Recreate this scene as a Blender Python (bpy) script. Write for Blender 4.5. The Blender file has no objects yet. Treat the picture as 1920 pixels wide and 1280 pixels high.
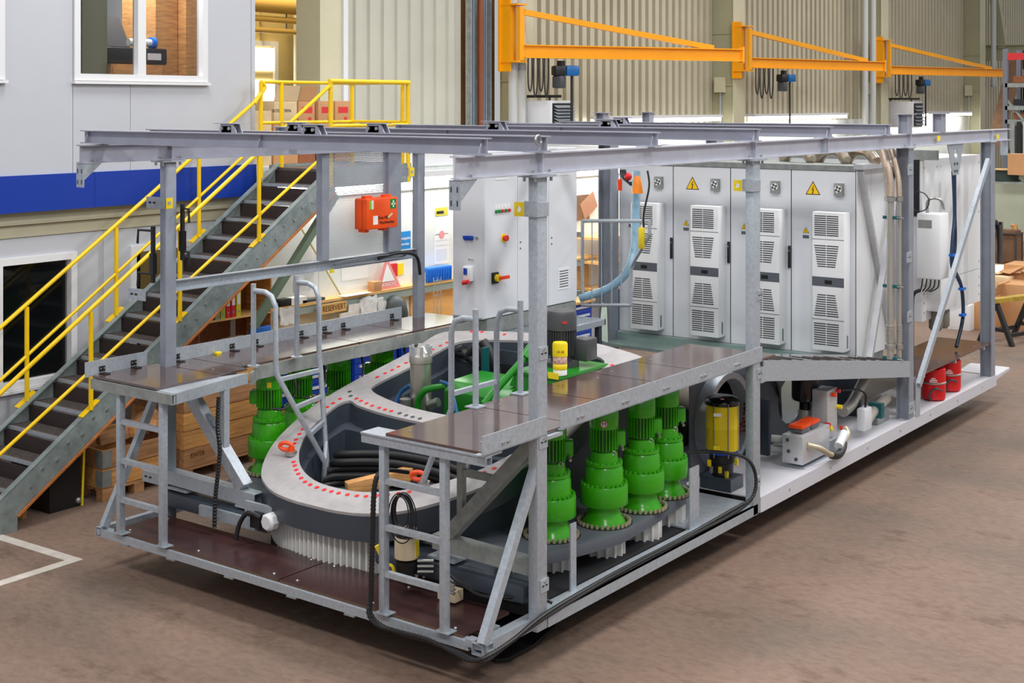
import bpy, bmesh, math, random
from mathutils import Vector, Matrix
from mathutils.geometry import tessellate_polygon
random.seed(7)
sc = bpy.context.scene
COL = sc.collection
# ---------------------------------------------------------------- camera
F, CYP, YAW = 2527.0, 193.4, math.radians(36.74)
CAM = Vector((5.51, -7.15, 4.0))
cd = bpy.data.cameras.new('camera'); cam = bpy.data.objects.new('camera', cd); COL.objects.link(cam)
cam.location = CAM; cam.rotation_euler = (math.pi/2, 0, YAW)
cd.sensor_fit = 'HORIZONTAL'; cd.sensor_width = 36; cd.lens = F/1920*36
cd.shift_y = -(640-CYP)/1920; cd.clip_end = 300
sc.camera = cam
# ---------------------------------------------------------------- world, hall lamps, exposure
w = bpy.data.worlds.new('world'); sc.world = w; w.use_nodes = True
w.node_tree.nodes['Background'].inputs[0].default_value = (.96, .98, 1.0, 1)
w.node_tree.nodes['Background'].inputs[1].default_value = .42
def area(name, loc, sx, sy, power, col=(1, .985, .97), aim=(0, 0, -1)):
    l = bpy.data.lights.new(name, 'AREA'); l.shape = 'RECTANGLE'; l.size = sx; l.size_y = sy; l.energy = power; l.color = col
    o = bpy.data.objects.new(name, l); COL.objects.link(o); o.location = loc
    o.rotation_euler = Vector(aim).to_track_quat('-Z', 'Y').to_euler()
    return o
for ix, lx in enumerate((-4.5, 1.5, 7.0)):
    for iy, ly in enumerate((-6, 1.5, 9, 17, 27)):
        area('hall_lamp', (lx, ly, 9.5), 2.2, 1.0, (190, 270, 290)[ix])
sc.view_settings.view_transform = 'Standard'; sc.view_settings.look = 'None'
sc.view_settings.exposure = 0.2; sc.view_settings.gamma = 1.0; sc.view_settings.use_curve_mapping = False
# ---------------------------------------------------------------- pixel -> point on a known plane
_s, _c = math.sin(YAW), math.cos(YAW)
def at(px, py, X=None, Y=None, Z=None):
    a = (px-960)/F; r = Vector((a*_c-_s, a*_s+_c, -(py-CYP)/F))
    t = (X-CAM.x)/r.x if X is not None else (Y-CAM.y)/r.y if Y is not None else (Z-CAM.z)/r.z
    return CAM+t*r
# ---------------------------------------------------------------- materials
def lin(c):
    return tuple((x/255/12.92 if x/255 <= .04045 else ((x/255+.055)/1.055)**2.4) for x in c)
MATS = {}
def mat(name, rgb, rough=.5, metal=0.0, var=0.0, scale=6.0, bump=0.0, rgb2=None, stretch=None, alpha=None, spec=.5, emit=None, emitc=None, ior=None):
    if name in MATS: return MATS[name]
    m = bpy.data.materials.new(name); m.use_nodes = True; nt = m.node_tree; N = nt.nodes; L = nt.links
    b = N['Principled BSDF']; c = lin(rgb)
    b.inputs['Base Color'].default_value = (*c, 1); b.inputs['Roughness'].default_value = rough; b.inputs['Metallic'].default_value = metal
    b.inputs['Specular IOR Level'].default_value = spec
    if ior: b.inputs['IOR'].default_value = ior
    if emit: b.inputs['Emission Color'].default_value = (*lin(emitc or rgb), 1); b.inputs['Emission Strength'].default_value = emit
    if alpha is not None: b.inputs['Alpha'].default_value = alpha
    if var or rgb2 or bump:
        tc = N.new('ShaderNodeTexCoord'); mp = N.new('ShaderNodeMapping'); L.new(tc.outputs['Object'], mp.inputs[0])
        mp.inputs['Scale'].default_value = stretch or (1, 1, 1)
        nz = N.new('ShaderNodeTexNoise'); nz.inputs['Scale'].default_value = scale; nz.inputs['Detail'].default_value = 5; nz.inputs['Roughness'].default_value = .65
        L.new(mp.outputs[0], nz.inputs['Vector'])
        rp = N.new('ShaderNodeValToRGB'); L.new(nz.outputs['Fac'], rp.inputs[0])
        c2 = lin(rgb2) if rgb2 else tuple(min(1, x*(1+var)) for x in c); c1 = c if rgb2 else tuple(x*(1-var) for x in c)
        rp.color_ramp.elements[0].position = .32; rp.color_ramp.elements[1].position = .68
        rp.color_ramp.elements[0].color = (*c1, 1); rp.color_ramp.elements[1].color = (*c2, 1)
        L.new(rp.outputs[0], b.inputs['Base Color'])
        if bump:
            bp = N.new('ShaderNodeBump'); bp.inputs['Strength'].default_value = bump; bp.inputs['Distance'].default_value = .01
            L.new(nz.outputs['Fac'], bp.inputs['Height']); L.new(bp.outputs[0], b.inputs['Normal'])
    MATS[name] = m
    return m
GALV = mat('galvanised', (176, 184, 193), .4, .35, .13, 34, .05)
GALVD = mat('galvanised_dull', (150, 155, 152), .5, .3, .2, 9, .06)
BEAM = mat('beam_zinc', (166, 168, 182), .42, .3, .07, 5)
BEAML = mat('beam_zinc_light', (196, 198, 210), .4, .25, .06, 5)
POSTG = mat('post_zinc', (150, 156, 168), .42, .3, .08, 7)
STEEL = mat('bolt_steel', (185, 185, 182), .32, .8)
CHROME = mat('stainless', (196, 192, 184), .34, .7, .08, 3, stretch=(8, 8, .6))
DECK = mat('phenolic_ply', (84, 66, 62), .1, 0, .18, 5, .02, stretch=(.6, 3, 1), ior=2.0)
DECKD = mat('phenolic_ply_dark', (70, 46, 45), .26, 0, .18, 5, .02, stretch=(3, .6, 1))
PLYE = mat('ply_edge', (96, 70, 52), .7)
CAST = mat('casting_paint', (62, 70, 80), .38, 0, .08, 4)
PLATED = mat('plate_paint', (92, 97, 106), .42, 0, .05, 4)
MACH = mat('machined_face', (174, 170, 171), .48, .25, .12, 7)
RED = mat('red_plug', (215, 25, 32), .5)
GREEN = mat('green_paint', (64, 172, 22), .22, 0, .05, 3)
GREEND = mat('green_gap_shade', (30, 96, 14), .4)  # darker green for the motor body: shade between the fins as colour
BLACK = mat('black_rubber', (26, 26, 28), .45)
BLACKG = mat('black_gloss', (22, 22, 24), .2)
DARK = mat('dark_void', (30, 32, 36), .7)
DKGREY = mat('dark_grey', (68, 70, 74), .45)
MOTOR = mat('motor_grey', (72, 73, 76), .4)
YEL = mat('yellow_paint', (248, 204, 0), .35, 0, .04, 3)
YTAG = mat('yellow_tag', (250, 220, 30), .5)
ORANGE = mat('crane_orange', (250, 168, 0), .4, 0, .05, 2)
CABG = mat('cabinet_grey', (222, 225, 230), .34)
CABW = mat('cabinet_white', (236, 238, 240), .36)
CABD = mat('cabinet_band', (92, 98, 106), .4)
WHITE = mat('white_paint', (226, 227, 230), .5)
PANW = mat('wall_panel', (192, 195, 203), .45, 0, .02, 1)
WALLW = mat('bench_wall', (226, 230, 226), .6, 0, .03, 2)
BLUE = mat('fascia_blue', (0, 52, 158), .42)
BLUEB = mat('bench_blue', (18, 70, 180), .4)
BLUEP = mat('plastic_blue', (20, 110, 215), .35)
BEIGE = mat('beige_steel', (182, 176, 152), .55, 0, .05, 3)
CORR = mat('sheet_beige', (198, 190, 166), .5, .1, .08, .6)
CORRG = mat('sheet_grey', (196, 194, 180), .45, .15, .06, .8)
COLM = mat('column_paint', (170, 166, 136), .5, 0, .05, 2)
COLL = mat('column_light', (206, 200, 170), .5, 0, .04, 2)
RUSTY = mat('rusty_brown', (128, 96, 72), .7, .1, .2, 3)
STAIR = mat('stair_steel', (146, 158, 158), .5, .35, .25, 7, .05)
STAIRD = mat('stair_tread', (112, 104, 100), .55, .3, .2, 20)
STAIRK = mat('stair_riser_dark', (58, 47, 46), .6, .1, .2, 8, stretch=(.3, 1, 8))
RUST = mat('rust_edge', (186, 112, 54), .7, 0, .2, 8)
WOOD = mat('raw_wood', (208, 152, 92), .65, 0, .3, 5, .05, stretch=(1, 1, 7))
WOODY = mat('raw_wood_y', (216, 158, 92), .65, 0, .3, 4, .05, stretch=(7, .6, 7))
WOODD = mat('old_wood', (180, 132, 90), .7, 0, .35, 4, .05, stretch=(7, .6, 7))
BEECH = mat('beech', (222, 178, 112), .5, 0, .1, 4, stretch=(4, .6, 4))
WOODR = mat('red_wood', (142, 84, 48), .65, 0, .3, 4, .05, stretch=(.6, 6, 6))
CARD = mat('cardboard', (196, 146, 100), .75, 0, .06, 3)
CARDL = mat('cardboard_light', (214, 190, 150), .75, 0, .05, 3)
PAPER = mat('paper', (236, 236, 234), .7)
PLAST = mat('plastic_film', (226, 230, 232), .3, 0, .14, 9, .4)
PANM = mat('pan_white', (206, 205, 212), .5, 0, .03, 3)
GREENT = mat('tank_green', (30, 134, 30), .28)
REDP = mat('red_bucket', (214, 22, 26), .35)
CREAM = mat('cream_plastic', (226, 208, 176), .4)
GREASE = mat('grease_yellow', (246, 214, 12), .3, 0, .04, 4)
HOSEB = mat('clear_blue_hose', (150, 190, 214), .2, 0, .08, 20, alpha=.85)
BLUEH = mat('blue_hose', (34, 96, 156), .35)
NAVY = mat('navy_hose', (36, 52, 74), .4)
ORNG = mat('signal_orange', (244, 76, 14), .4)
FAO = mat('first_aid_orange', (252, 86, 8), .4)
FAG = mat('first_aid_green', (0, 132, 60), .5)
GLASS = mat('window_glass', (20, 26, 28), .03, 0, alpha=.28, spec=.6)
TUBE = mat('lamp_tube', (255, 255, 250), .5, emit=17.0, emitc=(255, 253, 244))
DAY = mat('daylight_pane', (255, 255, 255), .5, emit=4.0, emitc=(255, 253, 250))
ALU = mat('aluminium', (204, 206, 210), .36, .45, .05, 6, stretch=(1, 1, 6))
TEAL = mat('teal_clamp', (16, 92, 96), .45)
OLIVE = mat('office_olive', (128, 130, 106), .6)
PINK = mat('binder_red', (206, 30, 40), .5)
SIGNY = mat('sign_yellow', (252, 204, 8), .5)
INK = mat('ink_black', (24, 22, 22), .6)
BRN = mat('brown_ink', (92, 56, 20), .6)
INKR = mat('ink_red', (214, 44, 48), .6)
INKW = mat('ink_white', (245, 245, 245), .6)
LBLUE = mat('poster_blue', (28, 140, 214), .5)
# ---------------------------------------------------------------- mesh builder
def wloc(o):
    p = Vector((0, 0, 0))
    while o is not None: p += o.location; o = o.parent
    return p
class MB:
    def __init__(s): s.v = []; s.f = []
    def add(s, vs, fs):
        n = len(s.v); s.v += [tuple(v) for v in vs]; s.f += [tuple(i+n for i in f) for f in fs]; return s
    def box(s, x0, y0, z0, x1, y1, z1):
        return s.add([(x, y, z) for x in (x0, x1) for y in (y0, y1) for z in (z0, z1)],
                     [(0, 1, 3, 2), (4, 6, 7, 5), (0, 4, 5, 1), (2, 3, 7, 6), (0, 2, 6, 4), (1, 5, 7, 3)])
    def frame(s, p, q, up):
        p = Vector(p); q = Vector(q); a = (q-p).normalized(); u = Vector(up)
        if abs(a.dot(u.normalized())) > .98: u = Vector((0, 1, 0)) if abs(a.y) < .9 else Vector((1, 0, 0))
        sd = a.cross(u).normalized(); return p, q, sd, sd.cross(a).normalized()
    def bar(s, p, q, w, h, up=(0, 0, 1)):
        p, q, sd, u = s.frame(p, q, up); o = [(-w/2, -h/2), (w/2, -h/2), (w/2, h/2), (-w/2, h/2)]
        return s.ext(o, p, q, sd, u)
    def ext(s, prof, p, q, sd, u):
        n = len(prof); vs = [p+sd*a+u*b for a, b in prof]+[q+sd*a+u*b for a, b in prof]
        fs = [(i, (i+1) % n, n+(i+1) % n, n+i) for i in range(n)]
        return s.add(vs, fs+[tuple(range(n))[::-1], tuple(range(n, 2*n))])
    def rhs(s, p, q, w, h, t=.005, up=(0, 0, 1)):
        p, q, sd, u = s.frame(p, q, up); vs = []
        for e in (p, q):
            for k in (0, t): vs += [e+sd*a*(w/2-k)+u*b*(h/2-k) for a, b in ((-1, -1), (1, -1), (1, 1), (-1, 1))]
        fs = []
        for i in range(4):
            j = (i+1) % 4
            fs += [(i, j, 8+j, 8+i), (4+j, 4+i, 12+i, 12+j), (i, 4+i, 4+j, j), (8+j, 12+j, 12+i, 8+i)]
        return s.add(vs, fs)
    def ibeam(s, p, q, h, b, tw=.007, tf=.009, up=(0, 0, 1)):
        p, q, sd, u = s.frame(p, q, up); B, H, T = b/2, h/2, tw/2
        pr = [(-B, -H), (B, -H), (B, -H+tf), (T, -H+tf), (T, H-tf), (B, H-tf), (B, H), (-B, H), (-B, H-tf), (-T, H-tf), (-T, -H+tf), (-B, -H+tf)]
        return s.ext(pr, p, q, sd, u)
    def angle(s, p, q, w, h, t=.006, up=(0, 0, 1)):
        p, q, sd, u = s.frame(p, q, up)
        return s.ext([(0, 0), (w, 0), (w, t), (t, t), (t, h), (0, h)], p, q, sd, u)
    def cyl(s, p, q, r, r2=None, n=14):
        r2 = r if r2 is None else r2; p, q, sd, u = s.frame(p, q, (0, 0, 1)); c = [(math.cos(i*2*math.pi/n), math.sin(i*2*math.pi/n)) for i in range(n)]
        vs = [p+(sd*a+u*b)*r for a, b in c]+[q+(sd*a+u*b)*r2 for a, b in c]
        return s.add(vs, [(i, (i+1) % n, n+(i+1) % n, n+i) for i in range(n)]+[tuple(range(n))[::-1], tuple(range(n, 2*n))])
    def tube(s, pts, r, n=8, sub=0, closed=False):
        P = [Vector(p) for p in pts]
        if sub:
            Q = []; m = len(P)
            for i in range(m if closed else m-1):
                g = (lambda k: P[k % m]) if closed else (lambda k: P[max(0, min(m-1, k))])
                a, b, c, d = g(i-1), g(i), g(i+1), g(i+2)
                for k in range(sub):
                    t = k/sub; Q.append(.5*((2*b)+(c-a)*t+(2*a-5*b+4*c-d)*t*t+(3*b-a-3*c+d)*t**3))
            if not closed: Q.append(P[-1])
            P = Q
        m = len(P); vs = []; pu = None
        for i in range(m):
            a = (P[(i+1) % m]-P[i-1]) if closed else (P[min(m-1, i+1)]-P[max(0, i-1)])
            a = a.normalized() if a.length > 1e-9 else Vector((0, 0, 1))
            if pu is None: pu = Vector((0, 0, 1)) if abs(a.z) < .9 else Vector((1, 0, 0))
            sd = a.cross(pu)
            if sd.length < 1e-6: sd = a.cross(Vector((1, 0, 0)))
            sd.normalize(); u = sd.cross(a).normalized(); pu = u
            vs += [P[i]+(sd*math.cos(k*2*math.pi/n)+u*math.sin(k*2*math.pi/n))*r for k in range(n)]
        fs = [(i*n+k, i*n+(k+1) % n, ((i+1) % m)*n+(k+1) % n, ((i+1) % m)*n+k) for i in range(m if closed else m-1) for k in range(n)]
        if not closed: fs += [tuple(range(n))[::-1], tuple(range((m-1)*n, m*n))]
        return s.add(vs, fs)
    def ribbed(s, pts, r, n=8, step=.014):
        q = MB(); q.tube(pts, r, 3, 10); P = [sum((Vector(q.v[i*3+k]) for k in range(3)), Vector())/3 for i in range(len(q.v)//3)]
        out = [P[0]]; acc = 0
        for a, b in zip(P, P[1:]):
            L_ = (b-a).length; t = step-acc
            while t <= L_: out.append(a.lerp(b, t/L_)); t += step
            acc = L_-(t-step)
        m = len(out); o = len(s.v); s.tube(out, r, n)
        for i in range(m):
            if i % 2:
                for k in range(n): v = Vector(s.v[o+i*n+k]); s.v[o+i*n+k] = tuple(out[i]+(v-out[i])*.72)
        return s
    def lathe(s, prof, c, n=24, ax=(0, 0, 1)):
        c = Vector(c); ax = Vector(ax).normalized(); x = ax.orthogonal().normalized(); y = ax.cross(x); m = len(prof); vs = []
        for r, z in prof: vs += [c+ax*z+(x*math.cos(k*2*math.pi/n)+y*math.sin(k*2*math.pi/n))*max(r, 1e-4) for k in range(n)]
        fs = [(i*n+k, i*n+(k+1) % n, (i+1)*n+(k+1) % n, (i+1)*n+k) for i in range(m-1) for k in range(n)]
        return s.add(vs, fs+[tuple(range(n))[::-1], tuple(range((m-1)*n, m*n))])
    def prism(s, poly, d, holes=()):
        # poly: 3D points (planar), extruded by vector d; holes likewise
        d = Vector(d); loops = [[Vector(p) for p in poly]]+[[Vector(p) for p in h] for h in holes]
        flat = [p for l in loops for p in l]; n = len(flat)
        tri = tessellate_polygon(loops)
        fs = [tuple(t) for t in tri]+[tuple(i+n for i in t[::-1]) for t in tri]; o = 0
        for l in loops:
            m = len(l); fs += [(o+i, o+(i+1) % m, n+o+(i+1) % m, n+o+i) for i in range(m)]; o += m
        return s.add(flat+[p+d for p in flat], fs)
    def sphere(s, c, r, n=10, sz=1.0):
        c = Vector(c); k = n//2
        return s.lathe([(r*math.sin(math.pi*i/k), -r*sz*math.cos(math.pi*i/k)) for i in range(k+1)], c, n)
    def build(s, name, m, parent=None, label=None, cat=None, group=None, kind=None, bevel=0):
        off = wloc(parent) if parent is not None else None
        if parent is None:
            xs, ys, zs = zip(*s.v); off = Vector(((min(xs)+max(xs))/2, (min(ys)+max(ys))/2, min(zs)))
        me = bpy.data.meshes.new(name); me.from_pydata([(x-off.x, y-off.y, z-off.z) for x, y, z in s.v], [], s.f); me.update()
        bm = bmesh.new(); bm.from_mesh(me); bmesh.ops.recalc_face_normals(bm, faces=bm.faces)
        if bevel:
            bmesh.ops.bevel(bm, geom=[e for e in bm.edges if len(e.link_faces) == 2 and e.calc_face_angle(0) > .6], offset=bevel, segments=2, affect='EDGES', profile=.5, clamp_overlap=True)
        bm.to_mesh(me); bm.free(); me.shade_smooth(); me.set_sharp_from_angle(angle=.7)
        if m is not None: me.materials.append(m)
        o = bpy.data.objects.new(name, me); COL.objects.link(o)
        if parent is not None: o.parent = parent
        else: o.location = off
        tag(o, label, cat, group, kind); return o
def tag(o, label=None, cat=None, group=None, kind=None):
    for k, v in (('label', label), ('category', cat), ('group', group), ('kind', kind)):
        if v: o[k] = v
    return o
def thing(name, label, cat, loc, group=None, kind=None):
    o = bpy.data.objects.new(name, None); COL.objects.link(o); o.location = loc; o.empty_display_size = .1
    return tag(o, label, cat, group, kind)
def B(): return MB()
def copy_tree(o, parent=None, label=None):
    c = o.copy(); COL.objects.link(c); c.parent = parent
    if label: c['label'] = label
    for ch in CH.get(o.name, []): copy_tree(ch, c)
    return c
CH = {}
def index(o):
    for x in bpy.data.objects:
        if x.parent: CH.setdefault(x.parent.name, [])
    for x in list(bpy.data.objects):
        if x.parent and x not in CH[x.parent.name]: CH[x.parent.name].append(x)
def text(name, body, size, origin, right, up, m, parent=None, wide=1.0, **kw):
    cu = bpy.data.curves.new(name, 'FONT'); cu.body = body; cu.size = size; cu.align_x = 'CENTER'; cu.align_y = 'CENTER'; cu.extrude = .0008; cu.resolution_u = 2
    t = bpy.data.objects.new(name+'_c', cu); COL.objects.link(t); bpy.context.view_layer.update()
    me = bpy.data.meshes.new_from_object(t.evaluated_get(bpy.context.evaluated_depsgraph_get())); bpy.data.objects.remove(t); bpy.data.curves.remove(cu)
    r = Vector(right).normalized(); u = Vector(up).normalized(); nn = r.cross(u); o3 = Vector(origin)
    vs = [o3+r*v.co.x*wide+u*v.co.y+nn*v.co.z for v in me.vertices]; fs = [tuple(p.vertices) for p in me.polygons]; bpy.data.meshes.remove(me)
    b = MB(); b.add(vs, fs); return b.build(name, m, parent, **kw)
X, Yv, Zv = Vector((1, 0, 0)), Vector((0, 1, 0)), Vector((0, 0, 1))
# ================================================================ SETTING
# floor: worn brown-grey screed
fm = bpy.data.materials.new('hall_screed'); fm.use_nodes = True
N = fm.node_tree.nodes; L = fm.node_tree.links; pb = N['Principled BSDF']
tc = N.new('ShaderNodeTexCoord')
def nz(scale, det, vec, rough=.6):
    n = N.new('ShaderNodeTexNoise'); n.inputs['Scale'].default_value = scale; n.inputs['Detail'].default_value = det; n.inputs['Roughness'].default_value = rough; L.new(vec, n.inputs['Vector']); return n.outputs['Fac']
def ramp(fac, stops):
    r = N.new('ShaderNodeValToRGB'); L.new(fac, r.inputs[0]); e = r.color_ramp.elements
    while len(e) < len(stops): e.new(.5)
    for el, (p, c) in zip(e, stops): el.position = p; el.color = (*lin(c), 1)
    return r.outputs[0]
mp = N.new('ShaderNodeMapping'); L.new(tc.outputs['Object'], mp.inputs[0]); mp.inputs['Rotation'].default_value = (0, 0, .64); mp.inputs['Scale'].default_value = (.7, 1.25, 1)
base = ramp(nz(.55, 7, mp.outputs[0], .62), [(.28, (104, 94, 84)), (.5, (128, 107, 94)), (.74, (142, 117, 102))])
stain = ramp(nz(2.2, 6, mp.outputs[0], .7), [(.0, (255, 255, 255)), (.56, (255, 255, 255)), (.72, (196, 192, 190))])
fine = ramp(nz(14, 4, mp.outputs[0], .7), [(.3, (224, 222, 220)), (.6, (255, 255, 255))])
def mul(a, b):
    m = N.new('ShaderNodeMix'); m.data_type = 'RGBA'; m.blend_type = 'MULTIPLY'; m.inputs['Factor'].default_value = 1
    L.new(a, m.inputs['A']); L.new(b, m.inputs['B']); return m.outputs['Result']
L.new(mul(mul(base, stain), fine), pb.inputs['Base Color']); pb.inputs['Roughness'].default_value = .62; pb.inputs['Specular IOR Level'].default_value = .3
bp = N.new('ShaderNodeBump'); bp.inputs['Strength'].default_value = .05; bp.inputs['Distance'].default_value = .02
L.new(nz(30, 3, tc.outputs['Object']), bp.inputs['Height']); L.new(bp.outputs[0], pb.inputs['Normal'])
b = B(); b.box(-34, -22, -.15, 34, 75, 0); fl = b.build('floor', fm, kind='structure')
# white floor marking
LINE = mat('floor_paint', (196, 188, 178), .6, 0, .14, 6)
b = B()
p0, p1, p2 = at(0, 1007, Z=0), at(140, 1050, Z=0), at(0, 1094, Z=0)
d0 = (p0-p1).normalized(); d2 = (p2-p1).normalized()
b.bar(p1+d0*-.05+Zv*.002, p1+d0*4+Zv*.002, .11, .004); b.bar(p1+Zv*.003, p1+d2*5+Zv*.003, .11, .004)
b.build('floor_marking', LINE, label='white painted angle marking on the floor at the foot of the stairs', cat='marking')

# ---- office block on the left: upper storey
XU = -6.95
wl = thing('wall_left', None, None, (XU, 0, 0), kind='structure')
YE = 4.25
def panel(y0, y1, z0, z1): B().box(XU-.12, y0, z0, XU, y1, z1).build('panel', PANW, wl)
g = .006
panel(-14, -1.2, 3.25, 8); panel(-1.2+g, .82, 3.25, 4.23); panel(-1.2+g, .82, 6, 8)
panel(.82, 1.64, 3.25, 8)
panel(1.64+g, 2.39, 3.25, 4.235); panel(2.39+g, 3.486, 3.25, 4.235); panel(1.64+g, 3.486, 6, 8)
panel(3.486, 4.185, 3.25, 8); B().box(XU-.12, 4.19, 3.25, XU+.006, YE, 8).build('corner_trim', PANW, wl)
B().box(-12.4, YE-.12, 3.25, XU-.12, YE, 8).build('end_wall', PANW, wl)
# fascia and beam under the upper storey
b = B().box(XU-.1, -14, 2.866, XU+.03, 1.9, 3.25); b.build('trim_1', BLUE, kind='structure')
b = B().box(XU-.1, 1.904, 2.866, XU+.03, YE, 3.25); b.build('trim_2', BLUE, kind='structure')
b = B(); b.box(-7.3, -14, 2.60, -7.03, YE, 2.866); b.box(-7.03, -14, 2.735, -6.985, YE, 2.75); b.build('trim_3', BEIGE, kind='structure')
# lower storey wall with two windows, going on as the white wall behind the workbenches
XW = -7.05
lw = thing('wall_left', None, None, (XW, 4, 0), kind='structure')
wins = [(.78, 1.75), (2.46, 4.0)]
def lpanel(y0, y1, z0, z1): B().box(XW-.12, y0, z0, XW, y1, z1).build('panel', PANW if y1 < 4.3 else WALLW, lw)
for y0, y1 in ((-14, -.9), (-.9+g, .78-.0), (1.75, 2.1), (2.1+g, 2.46), (4.0, YE)): lpanel(y0, y1, 0, 2.6)
for y0, y1 in wins: lpanel(y0, y1, 0, 1.02); lpanel(y0, y1, 2.39, 2.6)
yy = YE
while yy < 13.9:
    lpanel(yy+g, min(yy+1.2, 13.9), 0, 3.1); yy += 1.2
b = B().box(-9.55, YE, 3.1, XW+.04, 13.9, 3.2); b.build('ceiling', WHITE, kind='structure')
def window(n, X0, y0, y1, z0, z1, mull=(), fw=.075, proud=.03):
    w = thing('window_%d' % n, None, None, (X0, (y0+y1)/2, z0), kind='structure')
    b = B()
    b.box(X0-.08, y0, z0, X0+proud, y0+fw, z1); b.box(X0-.08, y1-fw, z0, X0+proud, y1, z1)
    b.box(X0-.08, y0+fw, z0, X0+proud, y1-fw, z0+fw); b.box(X0-.08, y0+fw, z1-fw, X0+proud, y1-fw, z1)
    b.build('window_frame', WHITE, w)
    e = [y0+fw]
    for m0 in mull:
        B().box(X0-.07, m0-.055, z0+fw, X0+proud-.005, m0+.055, z1-fw).build('mullion', WHITE, w); e += [m0-.055, m0+.055]
    e.append(y1-fw)
    for i in range(0, len(e), 2): B().box(X0-.055, e[i], z0+fw, X0-.05, e[i+1], z1-fw).build('pane', GLASS, w)
    B().box(X0+.0, y0-.02, z0-.035, X0+proud+.03, y1+.02, z0-.005).build('window_sill', WHITE, w)
    return w
window(1, XU, 1.646, 3.486, 4.245, 6.0, (2.535,))
window(2, XU, -1.2, .815, 4.24, 6.0, (-.2,))
window(3, XW, .78, 1.75, 1.02, 2.39)
window(4, XW, 2.46, 4.0, 1.02, 2.39, (3.3,))
# rooms behind the panes
b = B(); b.box(-10.6, -2, 3.3, -10.5, 4.1, 6.2); b.box(-10.5, -2, 3.25, XU-.13, 4.1, 3.3); b.build('wall_office', OLIVE, kind='structure')
b = B(); b.box(-9.2, -6, 0, -9.1, 4.2, 2.6); b.box(-9.1, 2.0, 0, XW-.13, 2.06, 2.6); b.build('wall_lower_office', DARK, kind='structure')  # dark backing: the gloom of the unlit room is in the wall colour
area('office_fill', (-8.0, 3.0, 6.15), 1.2, .3, 110)  # unseen fill light, added to brighten the room behind the upper window
# things inside the upper office
b = B(); b.box(-7.75, 2.27, 3.31, -7.66, 2.61, 6.0); b.build('room_divider', OLIVE, label='grey olive divider panel behind the left pane of the upper window', cat='divider')
wc = thing('wooden_cabinet', 'tall brown wooden cabinet behind the right pane of the upper window', 'cabinet', (-7.8, 3.6, 3.31))
B().box(-8.4, 3.38, 3.31, -7.75, 3.71, 6.0).build('body', WOOD, wc); B().box(-8.4, 3.72, 3.31, -7.6, 4.08, 6.0).build('side_panel', WOOD, wc)
sb = thing('sideboard', 'low wooden sideboard under the plotter behind the upper window', 'cabinet', (-7.9, 3.0, 3.31))
B().box(-8.2, 2.62, 3.31, -7.6, 3.36, 4.46).build('body', WOOD, sb); B().box(-7.6, 2.64, 4.3, -7.585, 3.34, 4.42).build('drawer', WOODY, sb)
pl = thing('plotter', 'black large-format plotter with a paper roll on the sideboard', 'plotter', (-7.9, 3.0, 4.46))
B().box(-8.15, 2.6, 4.465, -7.68, 3.5, 4.66).build('body', BLACK, pl, bevel=.02)
b = B(); b.prism([(-8.0, 2.7, 4.66), (-8.0, 3.15, 4.66), (-8.15, 3.1, 5.02), (-8.15, 2.8, 5.02)], (.06, 0, .02)); b.build('paper_tray', DKGREY, pl)
B().cyl((-7.78, 3.0, 4.73), (-7.78, 3.32, 4.73), .045).build('paper_roll', PAPER, pl); B().cyl((-7.78, 3.32, 4.73), (-7.78, 3.38, 4.73), .07).build('roll_holder', BLUEP, pl)
B().box(-7.68, 3.2, 4.52, -7.672, 3.4, 4.6).build('control_panel', CABG, pl)

# ---- hall back wall with corrugated sheets between columns
XB = -9.6
wb = thing('wall_back', None, None, (XB, 20, 0), kind='structure')
def corr(y0, y1, pitch, dep, z0, z1, m, X0=XB, name='corrugated_sheet', rib=.45):
    pr = []; y = y0
    while y < y1-.01:
        a = pitch*(1-rib)/2; e = pitch*.06
        pr += [(0, y), (0, y+a), (dep, y+a+e), (dep, y+pitch-a-e), (0, y+pitch-a)]; y += pitch
    pr = [p for p in pr if p[1] <= y1]
    n = len(pr); vs = [(X0+x, y, z0) for x, y in pr]+[(X0+x, y, z1) for x, y in pr]
    b = MB(); b.add(vs, [(i, i+1, n+i+1, n+i) for i in range(n-1)]); return b.build(name, m, wb)
corr(8.28, 11.4, .335, .045, 0, 9.5, CORRG, XB+.1, rib=.6)
corr(13.0, 20.8, .285, .15, 0, 9.5, CORR, XB-.07, rib=.66); corr(21.4, 29.8, .285, .15, 0, 9.5, CORR, XB-.07, rib=.66); corr(30.3, 38.6, .285, .15, 0, 9.5, CORR, XB-.07, rib=.66); corr(39.2, 56, .285, .15, 0, 9.5, CORR, XB-.07, rib=.66)
corr(12.0, 13.0, .4, .06, 0, 9.5, RUSTY, XB-.35)
for i, yc in enumerate((12.72, 20.8, 29.8, 38.6)):
    d, wd = (.45, .42) if i == 0 else (.62, .55)
    c = thing('hall_column', ['olive steel column behind the nearest orange crane', 'olive steel column behind the second orange crane', 'olive steel column behind the third orange crane', 'olive steel column right of the third orange crane'][i], 'column', (XB+d/2, yc+wd/2, 0), 'columns along the hall wall')
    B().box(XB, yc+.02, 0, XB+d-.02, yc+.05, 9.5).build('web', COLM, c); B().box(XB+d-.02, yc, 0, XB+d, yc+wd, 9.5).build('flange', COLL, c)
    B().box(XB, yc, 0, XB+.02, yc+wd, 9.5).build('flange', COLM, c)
    for z in (3.0, 4.4, 5.6): B().box(XB+.02, yc-.0, z, XB+d-.02, yc+.05, z+.03).build('stiffener', COLM, c)
b = B().box(XB-.2, 7.72, 0, XB+.32, 8.28, 9.5); b.build('trim_4', COLL, kind='structure')
b = B().box(XB+.3, 8.2, 0, XB+.36, 8.3, 9.5); b.build('trim_5', WHITE, kind='structure')
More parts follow.
